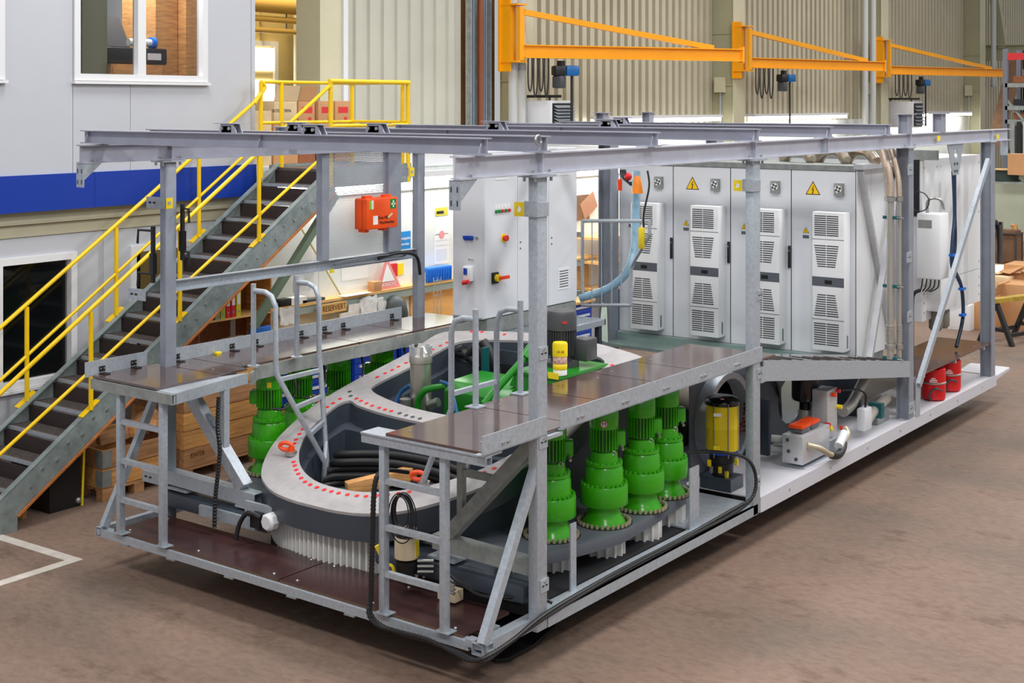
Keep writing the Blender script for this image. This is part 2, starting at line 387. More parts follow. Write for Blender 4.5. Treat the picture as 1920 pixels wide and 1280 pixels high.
# deeper bay seen between office and wall, with daylight windows
b = B(); b.box(-13.2, 4.3, 0, -13.1, 16, 9.5); b.build('wall_deep', mat('warm_sheet', (196, 176, 118), .55, 0, .06, 1), kind='structure')
window(5, -13.08, 8.4, 10.42, 3.3, 5.15, (), .09)
b = B(); 
for z in (3.39, 3.97, 4.6): b.box(-13.075, 8.5, z, -13.07, 10.3, z+(.46 if z < 4.5 else .42))
b.build('daylight', DAY, label='bright daylight panes of the far window behind the landing', cat='window')
PIPEY = mat('pipe_ochre', (196, 160, 84), .5)
for z, r in ((5.3, .05), (5.5, .06), (5.75, .14)):
    tp = thing('overhead_pipe', '', 'pipe', (-12.4, 9.7, z), 'far bay pipes'); B().cyl((-12.4, 6, z), (-12.4, 13.5, z), r).build('pipe', PIPEY, tp)
    for yh in (7, 10, 13): B().cyl((-12.4, yh, z), (-12.4, yh, 9.5), .012, n=6).build('hanger', DKGREY, tp); B().cyl((-12.4, yh, z), (-13.1, yh, z), .012, n=6).build('bracket', DKGREY, tp)
    tag(tp, label='ochre pipe running under the roof of the far bay, %s' % ('lowest of three' if z < 5.4 else 'thin middle one' if z < 5.6 else 'thick top one'), cat='pipe', group='far bay pipes')
for y in (10.55, 10.75):
    b = B().cyl((-12.7, y, 0), (-12.7, y, 9.5), .06); b.build('standpipe', WHITE if y > 10.6 else COLL, label='upright pipe in the far bay, %s' % ('the right one' if y > 10.6 else 'the left one'), cat='pipe', group='far bay standpipes')
area('bay_lamp', (-11.4, 9.5, 8.8), 2, 1, 220, (1, .82, .5))
# cable tray, brown duct and two grey drain pipes beside the first crane
ct = thing('cable_tray', 'grey vertical cable tray with blue and brown cables on the wall', 'cable tray', (XB+.25, 11.8, 0))
b = B(); b.box(XB+.2, 11.45, 0, XB+.22, 12.05, 9.5); b.box(XB+.22, 11.45, 0, XB+.32, 11.47, 9.5); b.box(XB+.22, 12.03, 0, XB+.32, 12.05, 9.5); b.build('tray', GALVD, ct)
for k, y in enumerate((11.54, 11.6, 11.86, 11.9, 11.96)): B().cyl((XB+.26, y, 0), (XB+.26, y, 9.5), .018, n=6).build('cable', mat('cable_bluegrey', (122, 140, 160), .5), ct)
B().cyl((XB+.32, 11.73, 0), (XB+.32, 11.73, 9.5), .06, n=10).build('brown_pipe', mat('pipe_brown', (132, 72, 40), .5), ct)
for y, l in ((12.42, 'left one'), (12.68, 'right one')):
    d = thing('drain_pipe', 'pale grey drain pipe beside the nearest orange crane, the %s' % l, 'pipe', (XB+.52, y, 0), 'drain pipes by the first crane')
    B().cyl((XB+.52, y, 0), (XB+.52, y, 9.5), .085, n=12).build('pipe', mat('drain_grey', (196, 198, 196), .4), d)
    for z in (3.3, 4.6, 5.6): B().cyl((XB+.52, y, z), (XB+.52, y, z+.12), .095, n=12).build('collar', GALV, d)
for y, l in ((28.41, 'left one'), (28.98, 'right one')):
    d = thing('drain_pipe', 'pale drain pipe at the third orange crane, the %s' % l, 'pipe', (XB+.7, y, 0), 'drain pipes by the third crane')
    B().cyl((XB+.7, y, 0), (XB+.7, y, 9.5), .085, n=12).build('pipe', MATS['drain_grey'], d)
d = thing('drain_pipe', 'thin pale drain pipe at the far right column, ending above the floor', 'pipe', (XB+.75, 39.6, 3)); B().cyl((XB+.75, 39.6, 4.6), (XB+.75, 39.6, 9.5), .09, n=10).build('pipe', MATS['drain_grey'], d)
for z in (4.55,): B().cyl((XB+.75, 39.6, z), (XB+.75, 39.6, z+.1), .11, n=10).build('collar', GALV, d)
# junction boxes on columns
for y, xx in ((20.72, XB+.3), (29.72, XB+.25), (38.52, XB+.25)):
    j = thing('junction_box', {20.72: 'cream junction box with conduit on the column of the second crane', 29.72: 'cream junction box on the dark column of the third crane', 38.52: 'cream junction box on the rightmost column'}[y], 'box', (xx, y, 4.0))
    B().box(xx-.12, y-.04, 4.25, xx+.12, y+.078, 4.6).build('box', COLL, j); B().cyl((xx, y+.04, 0), (xx, y+.04, 4.25), .02, n=8).build('conduit', GALV, j)
# fluorescent strips on the hall wall
for i, (y0, y1) in enumerate(((15.6, 20.4), (22.0, 27.6), (31.6, 38.0))):
    s = thing('strip_light', 'bright fluorescent strip on the hall wall %s' % ('below the first crane arm', 'below the second crane arm', 'right of the far heater')[i], 'light', (XB+.45, (y0+y1)/2, 3.5), 'strip lights along the hall wall')
    B().box(XB+.085, y0, 3.68, XB+.56, y1, 3.74).build('housing', WHITE, s); B().box(XB+.38, y0+.05, 3.6, XB+.54, y1-.05, 3.68).build('tube', TUBE, s)
b = B(); b.box(XB+.085, 13.2, .0, XB+.12, 39, 3.55); b.build('trim_6', WALLW, kind='structure')
# ---- wall jib cranes
def crane(i, yp, z0, z1, ang, ln, hx, lab):
    fc = -9.15 if i == 0 else -8.98; xp = -8.9 if i == 0 else -8.75; yp = at(yp, 100, X=xp).y; P0 = Vector((xp, yp, 0)); r = thing('jib_crane', 'orange wall jib crane with blue chain hoist, '+lab, 'crane', (xp, yp, z0), 'wall jib cranes')
    b = B(); b.box(fc, yp-.18, z0-.28, fc+.03, yp+.3, z1+.12); b.box(fc+.03, yp-.15, z1, xp+.16, yp+.15, z1+.03); b.box(fc+.03, yp-.15, z0-.12, xp+.16, yp+.15, z0-.09)
    b.box(fc+.03, yp-.12, z0-.28, xp-.02, yp-.09, z0-.1); b.box(fc+.03, yp-.12, z1, xp-.02, yp-.09, z1+.12); b.build('wall_bracket', ORANGE, r)
    B().box(fc+.03, yp-.14, z0-.1, xp-.01, yp+.1, z1).build('mast_plate', ORANGE, r); B().cyl((xp+.04, yp, z0-.1), (xp+.04, yp, z1), .03).build('hinge_pin', ALU, r)
    d = Vector((math.cos(ang), math.sin(ang), 0)); s0 = Vector((xp+.08, yp, 0))
    B().box(xp+.08, yp-.07, z0-.1, xp+.16, yp+.07, z1-.03).build('mast', ORANGE, r)
    za = z0+.08; p, q = s0+d*.1, s0+d*ln
    B().ibeam(p+Zv*za, q+Zv*za, .24, .16, .012, .02).build('arm', ORANGE, r)
    B().bar(p+Zv*(z1-.12), s0+d*(ln*.86)+Zv*(za+.13), .09, .1).build('tie_bar', ORANGE, r)
    B().box(q.x-.04, q.y-.04, za-.15, q.x+.04, q.y+.04, za+.16).build('end_stop', ORANGE, r)
    h = s0+d*hx; sd = Vector((-d.y, d.x, 0)); zt = za-.14
    hb = thing('chain_hoist', 'blue and black electric chain hoist under %s' % lab.replace('crane', 'orange arm'), 'hoist', h+Zv*(zt-.55), 'chain hoists')
    B().bar(h+Zv*(zt-.02), h+Zv*(zt-.12), .1, .12).build('trolley', BLACK, hb)
    B().bar(h+d*-.16+Zv*(zt-.2), h+d*.06+Zv*(zt-.2), .2, .18).build('motor', BLACK, hb, bevel=.03)
    B().bar(h+d*.07+Zv*(zt-.2), h+d*.34+Zv*(zt-.2), .2, .19).build('gear_cover', mat('hoist_blue', (16, 96, 160), .35), hb, bevel=.03)
    B().bar(h+d*-.04+Zv*(zt-.29), h+d*-.04+Zv*(zt-.52), .2, .18).build('chain_box', DKGREY, hb, bevel=.03)
    b = B(); b.tube([h+d*.22+Zv*(zt-.29), h+d*.22+Zv*(zt-1.45)], .025, 6); b.build('control_cable', BLACK, hb)
    for k in range(4):
        a = s0+d*(hx*(.22+.13*k)); e = a+d*(hx*.09)
        B().tube([a+Zv*(zt+.02), a+Zv*(zt-.42-.08*(k % 2)), (a+e)/2+Zv*(zt-.58-.1*(k % 2)), e+Zv*(zt-.4), e+Zv*(zt+.02)], .014, 5, 4).build('festoon_cable', BLACK, hb)
crane(0, 966, 4.85, 5.75, math.radians(62), 4.8, .85, 'the nearest crane')
crane(1, 1396, 4.85, 5.75, math.radians(75), 5.1, 1.25, 'the middle crane')
crane(2, 1660, 4.85, 5.75, math.radians(76), 6.1, 1.6, 'the farthest crane')
# ---- unit heaters
def heater(y0, X0, z0, wd, dp, ht, lab):
    r = thing('unit_heater', lab, 'heater', (X0, y0, z0), 'unit heaters on the wall')
    B().box(X0-wd, y0, z0, X0, y0+dp, z0+ht).build('housing', WHITE, r, bevel=.015)
    B().box(X0, y0+.06, z0+.05, X0+.03, y0+dp-.04, z0+ht-.05).build('grille_frame', BLACK, r)
    n = 6
    for k in range(n): B().bar((X0+.06, y0+.08, z0+.1+k*(ht-.15)/n), (X0+.06, y0+dp-.06, z0+.1+k*(ht-.15)/n), .1, .012, up=(.5, 0, 1)).build('louver', GALV, r)
    B().box(X0-wd-.1, y0+.1, z0+ht+.05, X0+.15, y0+.14, z0+ht+.1).build('bracket_arm', BLACK, r); B().box(X0-wd-.2, y0+.05, z0+.1, X0-wd, y0+.2, z0+ht+.15).build('bracket', BLACK, r)
    B().cyl((X0-wd+.1, y0+.12, z0+ht), (X0-wd+.1, y0+.12, z0+ht+.06), .02).build('hanger', BLACK, r); B().cyl((X0-.1, y0+.12, z0+ht), (X0-.1, y0+.12, z0+ht+.06), .02).build('hanger', BLACK, r)
heater(12.85, -8.55, 3.55, .98, .72, .5, 'white unit heater with dark louvers under the nearest crane arm')
heater(30.8, -8.43, 3.3, .82, .75, .75, 'white unit heater with dark louvers under the farthest crane arm')
# ================================================================ STAIRCASE
XR, XL = -5.745, -6.745
st = thing('staircase', 'steel staircase with grated treads and yellow tube railings up to the landing', 'stairs', (-6.25, .2, 0))
def zt(y): return .751+.667*(y-.711)
def stringer(xw, sgn, name):
    poly = [(.19, 0), (.19, .15), (4.42, zt(4.42)-.27), (4.42, zt(4.42)+.04), (-.30, zt(-.30)+.04), (-.38, 0)]
    s = B().prism([(xw, y, z) for y, z in poly], (sgn*.012, 0, 0)).build(name, STAIR, st)
    b = B(); b.bar((xw+sgn*.035, -.28, zt(-.28)+.035), (xw+sgn*.035, 4.42, zt(4.42)+.035), .07, .012); b.build('flange', STAIR, s)
    b = B(); b.bar((xw+sgn*.035, .19, .15), (xw+sgn*.035, 4.42, zt(4.42)-.27), .07, .014); b.bar((xw, .19, .135), (xw, 4.42, zt(4.42)-.285), .03, .022); b.build('flange', RUST, s)
    return s
sr = stringer(XR, -1, 'stringer'); sl = stringer(XL, 1, 'stringer')
for k in range(16):
    y = -.144+.285*k; z = .18+.19*k
    for dy in (.03, .19): 
        if y+dy > .2: B().cyl((XR, y+dy, z-.05+dy*.3), (XR+.012, y+dy, z-.05+dy*.3), .014, n=8).build('bolt', STEEL, sr)
    t = B(); t.box(XL+.015, y, z-.03, XR-.015, y+.03, z+.004)
    for j in range(9): t.box(XL+.015, y+.05+j*.026, z-.028, XR-.015, y+.056+j*.026, z)
    for j in range(21): t.box(XL+.03+j*.0465, y+.03, z-.02, XL+.035+j*.0465, y+.27, z-.002)
    t.box(XL+.015, y+.265, z-.03, XR-.015, y+.272, z)
    t = t.build('tread', STAIRD, st); B().box(XL+.015, y-.006, z-.03, XR-.015, y, z+.006).build('nosing', GALV, t)
    B().box(XL+.015, y+.255, z-.03, XR-.015, y+.262, z+.15).build('riser', STAIRK, st)
def rail(pts, r=.022, name='handrail', sub=0): return B().tube(pts, r, 10, sub).build(name, YEL, st)
for xw, ys in ((XR, (1.0, 2.1, 3.21)), (XL, (.95, 2.05, 3.2))):
    for y in ys:
        B().cyl((xw, y, zt(y)+.04), (xw, y, zt(y)+1.0), .024, n=10).build('railing_post', YEL, st)
        b = B(); b.bar((xw-.03, y-.1, zt(y-.1)+.05), (xw-.03, y+.1, zt(y+.1)+.05), .07, .012); b.build('foot_plate', YEL, st)
    rail([(xw, -.7, zt(-.7)+1.03), (xw, 4.32, 4.2)] if xw == XR else [(xw, -.7, zt(-.7)+1.03), (xw, 4.05, zt(4.05)+1.03)])
    rail([(xw, -.7, zt(-.7)+.5), (xw, 4.32, zt(4.32)+.5)] if xw == XL else [(xw, -.7, zt(-.7)+.5), (xw, 4.3, 3.43)], .018, 'mid_rail')
# landing
B().box(XL-.1, 4.42, 3.16, XR, 5.78, 3.21).build('landing_floor', STAIRD, st)
b = B(); b.box(XR-.01, 4.4, 3.0, XR+.01, 5.78, 3.24); b.box(XL-.11, 4.4, 3.0, XL-.09, 5.78, 3.24); b.box(XL-.1, 5.76, 3.0, XR, 5.78, 3.24); b.build('landing_edge', STAIR, st)
for p in ((XR, 4.34), (XR, 5.73), (XR-.12, 5.76), (XL, 4.16), (XL, 4.5), (XL, 5.76)):
    B().cyl((p[0], p[1], 3.0), (p[0], p[1], 4.26), .027, n=10).build('railing_post', YEL, st)
rail([(XR, 4.32, 4.26), (XR, 5.75, 4.26)], .03); rail([(XL, 4.16, 4.26), (XL, 5.78, 4.26)], .024); rail([(XR, 5.76, 4.26), (XL, 5.76, 4.26)], .024)
rail([(XR, 4.34, 3.73), (XR, 5.73, 3.73)], .024, 'mid_rail'); rail([(XL, 4.16, 3.76), (XL, 5.76, 3.76)], .022, 'mid_rail'); rail([(XR, 5.76, 3.76), (XL, 5.76, 3.76)], .022, 'mid_rail')
rail([(XL, 4.05, zt(4.05)+1.02), (XL, 4.16, 4.12), (XL, 4.22, 4.2), (XL, 4.16, 4.26)], .03, 'rail_bend', 3)
for y in (4.5, 5.6): B().box(XW+.0, y, 3.02, XR-.01, y+.08, 3.155).build('landing_beam', STAIR, st)
b = B(); b.bar((XR-.08, 3.2, 1.5), (XR-.08, 4.5, 2.9), .08, .08); b.build('diagonal_strut', mat('strut_green', (112, 130, 108), .5), st)
# boxes on the landing / roof
def carton(name, x0, y0, z0, x1, y1, z1, m, label, group=None, flaps=False, bands=()):
    c = thing(name, label, 'box', ((x0+x1)/2, (y0+y1)/2, z0), group)
    B().box(x0, y0, z0, x1, y1, z1).build('body', m, c, bevel=.006)
    if flaps:
        B().bar((x1, (y0+y1)/2, z1), (x1+.06, (y0+y1)/2, z1+.2), .006 if 0 else y1-y0, .008, up=(1, 0, 0)).build('flap', m, c)
    for (m2, a0, a1, c0, c1) in bands: B().box(x1, y0+(y1-y0)*a0, z0+(z1-z0)*c0, x1+.002, y0+(y1-y0)*a1, z0+(z1-z0)*c1).build('print', m2, c)
    return c
GB = 'cartons on the landing roof'
carton('carton', -7.9, 5.08, 3.2, -7.5, 5.52, 3.74, CARD, 'brown carton under the white box on the landing', GB)
c = carton('carton', -7.9, 5.09, 3.745, -7.5, 5.5, 4.03, CARDL, 'pale carton with black print and open lid on the landing', GB, True, ((SIGNY, .28, .4, 0, 1),))
text('print', 'BOSCORN', .06, (-7.497, 5.22, 3.9), (0, 1, 0), (0, 0, 1), INK, c, 1.2)
for k, (y0, lab) in enumerate(((5.53, 'brown carton with red print, left of three in the row on the landing'), (5.9, 'brown carton with red print, middle of three in the row on the landing'), (6.22, 'brown carton with red print, right of three in the row on the landing'))):
    carton('carton', -7.85, y0, 3.2, -7.5, y0+.31, 3.66, WOODR if k < 2 else CARD, lab.replace('brown', 'lower brown').replace('in the row', 'in the lower row'), GB)
    c = carton('carton', -7.85, y0, 3.665, -7.5, y0+.3, 4.03, CARD, lab, GB, k == 0, ((INKR, .2, .85, .55, .78), (INKR, .6, .78, .22, .4)))
carton('carton', -7.9, 4.45, 3.2, -7.4, 4.95, 3.9, CARDL, 'pale carton stack behind the stair newel on the landing', GB, False, ((WOOD, 0, 1, .6, .64),))
# ================================================================ WORKBENCH ZONE
led = thing('wall_ledge', 'long beech ledge on the white wall above the workbenches', 'shelf', (-6.95, 8, 1.4))
B().box(-7.05, 4.3, 1.42, -6.85, 11.8, 1.455).build('board', BEECH, led); B().box(-6.9, 4.3, 1.32, -6.87, 11.8, 1.42).build('rail', mat('grey_green', (150, 166, 160), .5), led)
b = B(); b.box(-7.045, 4.4, .868, -7.02, 7.2, 1.30); b.build('back_board', mat('pale_board', (212, 212, 200), .6), label='pale back board behind the first workbench', cat='board')
b = B(); b.box(-7.045, 7.25, .868, -7.02, 11.8, 1.41); b.build('back_board', BEECH, label='yellow wooden back board behind the far workbench', cat='board')
for i, (y0, y1, lab) in enumerate(((3.6, 7.2, 'nearest'), (7.25, 11.0, 'far'))):
    w_ = thing('workbench_top', 'beech worktop of the %s workbench along the white wall' % lab, 'worktop', (-6.7, (y0+y1)/2, .8), 'workbench tops')
    B().box(-7.04, y0, .82, -6.36, y1, .865).build('board', BEECH, w_, bevel=.006)
    n = 4
    for k in range(n):
        yy0 = y0+.03+k*(y1-y0)/n; yy1 = yy0+(y1-y0)/n-.06
        c = thing('drawer_cabinet', 'blue drawer cabinet under the %s worktop, %s from the stairs' % (lab, ('first', 'second', 'third', 'fourth')[k]), 'cabinet', (-6.7, (yy0+yy1)/2, 0), 'blue drawer cabinets')
        B().box(-7.0, yy0, .0, -6.42, yy1, .815).build('body', BLUEB, c)
        for z0, z1 in ((.06, .34), (.35, .52), (.53, .66), (.67, .79)):
            d = B().box(-6.42, yy0+.02, z0, -6.405, yy1-.02, z1).build('drawer', BLUEB, c); B().box(-6.405, yy0+.1, z1-.05, -6.385, yy1-.1, z1-.02).build('handle', CABG, d)
# strip light above the bench (visible tube) and cove
for y0, y1, l in ((4.9, 6.6, 'behind the perforated panel'), (7.0, 9.4, 'left of the control cabinet'), (10.0, 13.4, 'between the control cabinet and the cabinet row')):
    s = thing('strip_light', 'fluorescent strip over the workbenches '+l, 'light', (-6.9, (y0+y1)/2, 2.85), 'bench strip lights')
    B().box(-7.04, y0, 2.96, -6.8, y1, 3.04).build('housing', WHITE, s); B().box(-7.02, y0+.05, 2.9, -6.82, y1-.05, 2.96).build('tube', TUBE, s)
    B().box(-7.04, y0-.2, 2.78, -7.0, y1+.2, 2.83).build('cable_duct', WHITE, s)
# papers, posters, tools on the wall
def sheet(x0, y0, x1, y1, m, name, label, cat='paper', X0=XW+.006, group=None):
    a, c = at(x0, y0, X=X0), at(x1, y1, X=X0); ya, yb = sorted((a.y, c.y)); zb, zc = min(a.z, c.z), max(a.z, c.z)
    return B().box(X0-.004, ya, zb, X0, yb, zc).build(name, m, label=label, cat=cat, group=group), ya, yb, zb, zc
bp_, ya, yb, zb, zc = sheet(748, 435, 770, 466, LBLUE, 'poster', 'blue poster with white lettering behind the perforated panel', 'poster')
text('lettering', 'montageplatz', .055, (XW+.008, (ya+yb)/2, zb+(zc-zb)*.62), (0, 1, 0), (0, 0, 1), INKW, bp_, .8)
text('lettering', 'zentralen', .055, (XW+.008, (ya+yb)/2, zb+(zc-zb)*.3), (0, 1, 0), (0, 0, 1), INKW, bp_, .9)
cal, ya, yb, zb, zc = sheet(814, 440, 842, 492, PAPER, 'wall_calendar', 'white wall calendar with a red mark left of the control cabinet', 'calendar')
B().box(XW+.006, ya+.05, zb+.05, XW+.008, yb-.05, zb+.22).build('grid', CABG, cal); B().cyl((XW+.006, (ya+yb)/2, zb+.42), (XW+.009, (ya+yb)/2, zb+.42), .06, n=16).build('red_mark', mat('pale_red', (230, 150, 150), .6), cal)
for z in (.62, .78): B().box(XW+.006, ya+.04, zb+z*(zc-zb), XW+.008, yb-.04, zb+z*(zc-zb)+.012).build('rule', CABG, cal)
no, ya, yb, zb, zc = sheet(816, 390, 840, 403, mat('olive_note', (196, 190, 70), .6), 'notice', 'yellow olive notice above the wall calendar', 'notice'); B().box(XW+.006, ya+.03, zb+.03, XW+.008, yb-.1, zb+.07).build('print', INK, no)
for k, (x0, y0, x1, y1, l) in enumerate(((816, 408, 840, 438, 'white sheet between notice and calendar'), (560, 515, 586, 555, 'crumpled white sheet left of the warning poster'), (640, 500, 690, 520, 'long white sheet under the cable channel'), (724, 552, 742, 575, 'white sheet with blue print under the ledge'), (848, 440, 856, 490, 'narrow white sheet beside the control cabinet'), (560, 470, 588, 505, 'white sheet pinned near the stairs'))):
    sheet(x0, y0, x1, y1, PAPER, 'paper_sheet', l+' on the bench wall', 'paper', group='sheets on the bench wall')
# red and white triangular warning leaflet standing on the ledge
p = at(728, 538, X=-6.9); tr = thing('warning_leaflet', 'white and red triangular leaflet standing on the ledge', 'leaflet', (-6.9, p.y, 1.456))
B().prism([(-6.9, p.y-.26, 1.457), (-6.9, p.y+.26, 1.457), (-6.93, p.y, 1.90)], (-.006, 0, 0)).build('board', mat('leaflet_red', (236, 150, 146), .6), tr)
B().prism([(-6.896, p.y-.13, 1.56), (-6.896, p.y+.13, 1.56), (-6.922, p.y, 1.80)], (.003, 0, 0)).build('inner_triangle', PAPER, tr)
text('lettering', 'VORSICHT', .07, (-6.888, p.y, 1.52), (0, 1, 0), (0, 0, 1), INKW, tr, .9)
def onledge(px, w, h, d, m, name, label, cat, z=1.456, X0=-6.86, bev=.004):
    y = at(px, 545, X=X0).y; return B().box(X0-d, y-w/2, z, X0, y+w/2, z+h).build(name, m, label=label, cat=cat, bevel=bev)
onledge(709, .16, .13, .12, CARD, 'small_carton', 'small brown carton on the ledge left of the leaflet', 'box')
bx = thing('storage_bin', 'bright blue ribbed plastic bin on the ledge left of the control cabinet', 'bin', (-6.9, 8.2, 1.456))
yb0 = at(800, 525, X=-6.86).y; yb1 = at(846, 510, X=-6.86).y
B().box(-7.0, yb0, 1.456, -6.84, yb1, 1.66).build('body', BLUEP, bx, bevel=.01)
for k in range(9): B().box(-6.84, yb0+.04+k*(yb1-yb0-.08)/8-.006, 1.47, -6.832, yb0+.04+k*(yb1-yb0-.08)/8+.006, 1.63).build('rib', BLUEP, bx)
B().box(-6.99, yb0-.1, 1.456, -6.87, yb0-.01, 1.6).build('jar', PLAST, label='small clear jar beside the blue bin', cat='jar')
onledge(515, .14, .06, .1, mat('tool_green', (24, 70, 64), .4), 'drill_case', 'dark green tool on the ledge behind the left hand rails', 'tool')
onledge(536, .2, .09, .12, BLACK, 'measuring_device', 'black measuring device on the ledge', 'tool')
onledge(672, .5, .012, .14, PAPER, 'paper_stack', 'white drawings lying on the ledge edge', 'paper', 1.457, -6.8)
# framed sign RESERVIERT
a0, a1 = at(597, 590, X=-6.8), at(650, 573, X=-6.8); sg = thing('wooden_sign', 'yellow wooden sign reading RESERVIERT leaning under the ledge', 'sign', (-6.8, (a0.y+a1.y)/2, 1.29))
B().box(-6.82, a0.y, 1.285, -6.8, a1.y, 1.41).build('board', BEECH, sg); B().box(-6.802, a0.y-.03, 1.285, -6.798, a0.y+.035, 1.41).build('edge', mat('sign_green', (60, 96, 60), .5), sg)
text('lettering', 'RESERVIERT', .105, (-6.797, (a0.y+a1.y)/2+.03, 1.347), (0, 1, 0), (0, 0, 1), BRN, sg, .78)
# things lying on the worktop
carton('carton', -6.9, 3.95, .866, -6.5, 4.4, 1.1, mat('red_brown_box', (196, 112, 72), .7), 'flat reddish box on the near worktop behind the hand rails')
b = B(); b.tube([(-6.75+.22*math.cos(a*.5), 9.35+.3*math.sin(a*.5), .9+.012*a) for a in range(40)], .014, 6); b.build('cable_coil', mat('cable_sage', (120, 134, 112), .5), label='coil of grey green cable on the far worktop', cat='cable')
b = B(); b.cyl((-6.6, 9.02, .96), (-6.55, 9.1, .98), .045, n=12); b.build('red_plug', REDP, label='red power plug on the far worktop', cat='plug')
gb = thing('refuse_sack', 'dark bag hanging under the ledge beside the frame post', 'bag', (-6.75, 7.35, .87))
B().lathe([(.05, 0), (.16, .05), (.19, .25), (.15, .42), (.05, .5)], (-6.8, at(740, 590, X=-6.8).y, .87), 12).build('sack', mat('bag_dark', (50, 58, 62), .5), gb)
b = B(); y = at(820, 590, X=-6.7).y
for z in (.9, 1.1, 1.3, 1.5): b.bar((-6.7, y-.08, z), (-6.7, y+.08, z), .008, .008)
for dy in (-.08, 0, .08): b.bar((-6.7, y+dy, .87), (-6.7, y+dy, 1.55), .008, .008)
b.build('wire_rack', GALV, label='thin wire rack standing on the worktop', cat='rack')
ym = at(612, 555, X=-6.85).y
for k, (px, py, w_, h_) in enumerate(((566, 520, .3, .35), (668, 588, .34, .28), (702, 580, .3, .3), (646, 600, .22, .2))):
    q = at(px, py, X=-6.86); B().bar((-6.86, q.y, q.z-h_/2), (-6.84, q.y, q.z+h_/2), w_, .02, up=(1, 0, 0)).build('plastic_bag', PLAST, label='crumpled clear plastic sheet at the ledge, %s from the stairs' % ('first', 'second', 'third', 'lowest')[k], cat='plastic', group='plastic sheets')
# leaning slat across the wall
b = B(); b.bar(at(566, 430, X=-7.0), at(640, 555, X=-7.0), .012, .02); b.build('cord', mat('cord_tan', (190, 176, 120), .6), label='thin tan cord stretched slantwise across the bench wall', cat='cord')
# binder shelf
y0, y1 = at(372, 620, X=-6.6).y, at(470, 600, X=-6.6).y
bs = thing('binder_shelf', 'brown open shelf unit with folders under the stairs', 'shelf', (-6.8, (y0+y1)/2, .0))
b = B(); b.box(-7.03, y0, .0, -6.6, y0+.02, 2.1); b.build('side', WOODR, bs); B().box(-7.03, y1+.32, .0, -6.6, y1+.34, 1.95).build('side', WOOD, bs)
for z in (.05, .7, 1.12, 1.46, 1.95): B().box(-7.03, y0+.02, z, -6.6, y1+.32, z+.02).build('shelf_board', BEECH, bs)
B().box(-7.04, y0, .0, -7.03, y1+.34, 2.1).build('back', WOODR, bs)
yy = y0+.03
for k, (m, l) in enumerate(((BLACK, 'black folder, leftmost on the shelf'), (BLUEB, 'blue folder leaning on the shelf'), (DARK, 'dark folder between the blue and the grey one'), (mat('binder_grey', (150, 160, 130), .5), 'grey green folder on the shelf'), (mat('binder_lime', (176, 190, 60), .5), 'lime folder on the shelf'), (PINK, 'red folder on the shelf, the left one'), (PINK, 'red folder on the shelf, the right one'), (mat('binder_y', (214, 200, 30), .5), 'yellow folder behind the hand rail'))):
    f = thing('folder', l, 'folder', (-6.75, yy+.035, 1.48), 'folders on the shelf')
    B().box(-6.9, yy, 1.481, -6.62, yy+.068, 1.8).build('cover', m, f); B().box(-6.621, yy+.012, 1.62, -6.617, yy+.056, 1.76).build('spine_label', PAPER, f); B().cyl((-6.621, yy+.034, 1.54), (-6.617, yy+.034, 1.54), .012, n=10).build('finger_ring', STEEL, f); yy += .08
for k in range(7):
    q = B().bar((-6.62-.1*random.random(), y0+.15+k*.1, 1.145+.008*k), (-6.9, y0+.2+k*.1, 1.145+.008*k), .2, .006); q.build('magazine', PAPER if k % 3 else CARDL, label='loose papers on the lower shelf under the folders, %s from the left' % ('first', 'second', 'third', 'fourth', 'fifth', 'sixth', 'seventh')[k], cat='paper', group='papers on the lower shelf')
B().box(-6.62, y1-.02, 1.1, -6.56, y1+.3, 1.32).build('bag_of_parts', BLUEP, label='blue bag of parts hanging beside the folder shelf', cat='bag', bevel=.02)
# ================================================================ PALLET BOXES UNDER THE STAIRS
def pallet_box(x0, y0, x1, y1, n, label, ch=.195, mats=(WOODY, WOODD)):
    t = thing('pallet_box', label, 'crate', ((x0+x1)/2, (y0+y1)/2, 0), 'pallet boxes under the stairs')
    for xx in (x0, (x0+x1)/2-.05, x1-.1):
        for yy in (y0, (y0+y1)/2-.06, y1-.12): B().box(xx, yy, 0, xx+.1, yy+.12, .1).build('block', WOODD, t)
    for k in range(5): B().box(x0+k*(x1-x0-.12)/4, y0, .1, x0+.12+k*(x1-x0-.12)/4, y1, .125).build('pallet_board', WOODD, t)
    for k in range(n):
        z = .127+k*ch; m = mats[k % len(mats)]
        pr_ = random.uniform(-.006, .004); B().box(x1-.022, y0, z+.006, x1+pr_, y1, z+ch-.006).build('plank', m, t); B().box(x0, y0, z+.003, x0+.022, y1, z+ch-.003).build('plank', m, t)
        B().box(x0+.022, y0, z+.003, x1-.022, y0+.022, z+ch-.003).build('plank', m, t); B().box(x0+.022, y1-.022, z+.003, x1-.022, y1, z+ch-.003).build('plank', m, t)
        for yy in (() if n > 3 else (y0, y1-.11)): B().box(x1, yy-.002, z+.015, x1+.004, yy+.11, z+ch-.015).build('hinge_plate', GALVD, t)
        if n < 4: B().box(x1-.11, y0-.004, z+.015, x1+.004, y0, z+ch-.015).build('hinge_plate', GALVD, t)
    return t
pallet_box(-6.68, 1.22, -5.86, 2.12, 2, 'low wooden pallet box with timber offcuts on top under the stairs', mats=(WOODY, WOODD))
p2 = pallet_box(-6.68, 2.2, -5.8, 3.3, 5, 'tall wooden pallet box with a yellow note under the stairs', mats=(WOODD, WOODY, WOODY, WOODD, WOODY))
q = at(392, 718, X=-5.79); B().box(-5.795, q.y-.13, q.z-.07, -5.79, q.y+.14, q.z+.07).build('yellow_note', YTAG, p2)
q = at(371, 851, X=-5.79); text('stencil', 'EWTB', .07, (-5.793, q.y, q.z), (0, 1, 0), (0, 0, 1), BRN, p2)
pallet_box(-6.6, 3.45, -5.75, 4.35, 2, 'low pallet box behind the green drives under the stairs')
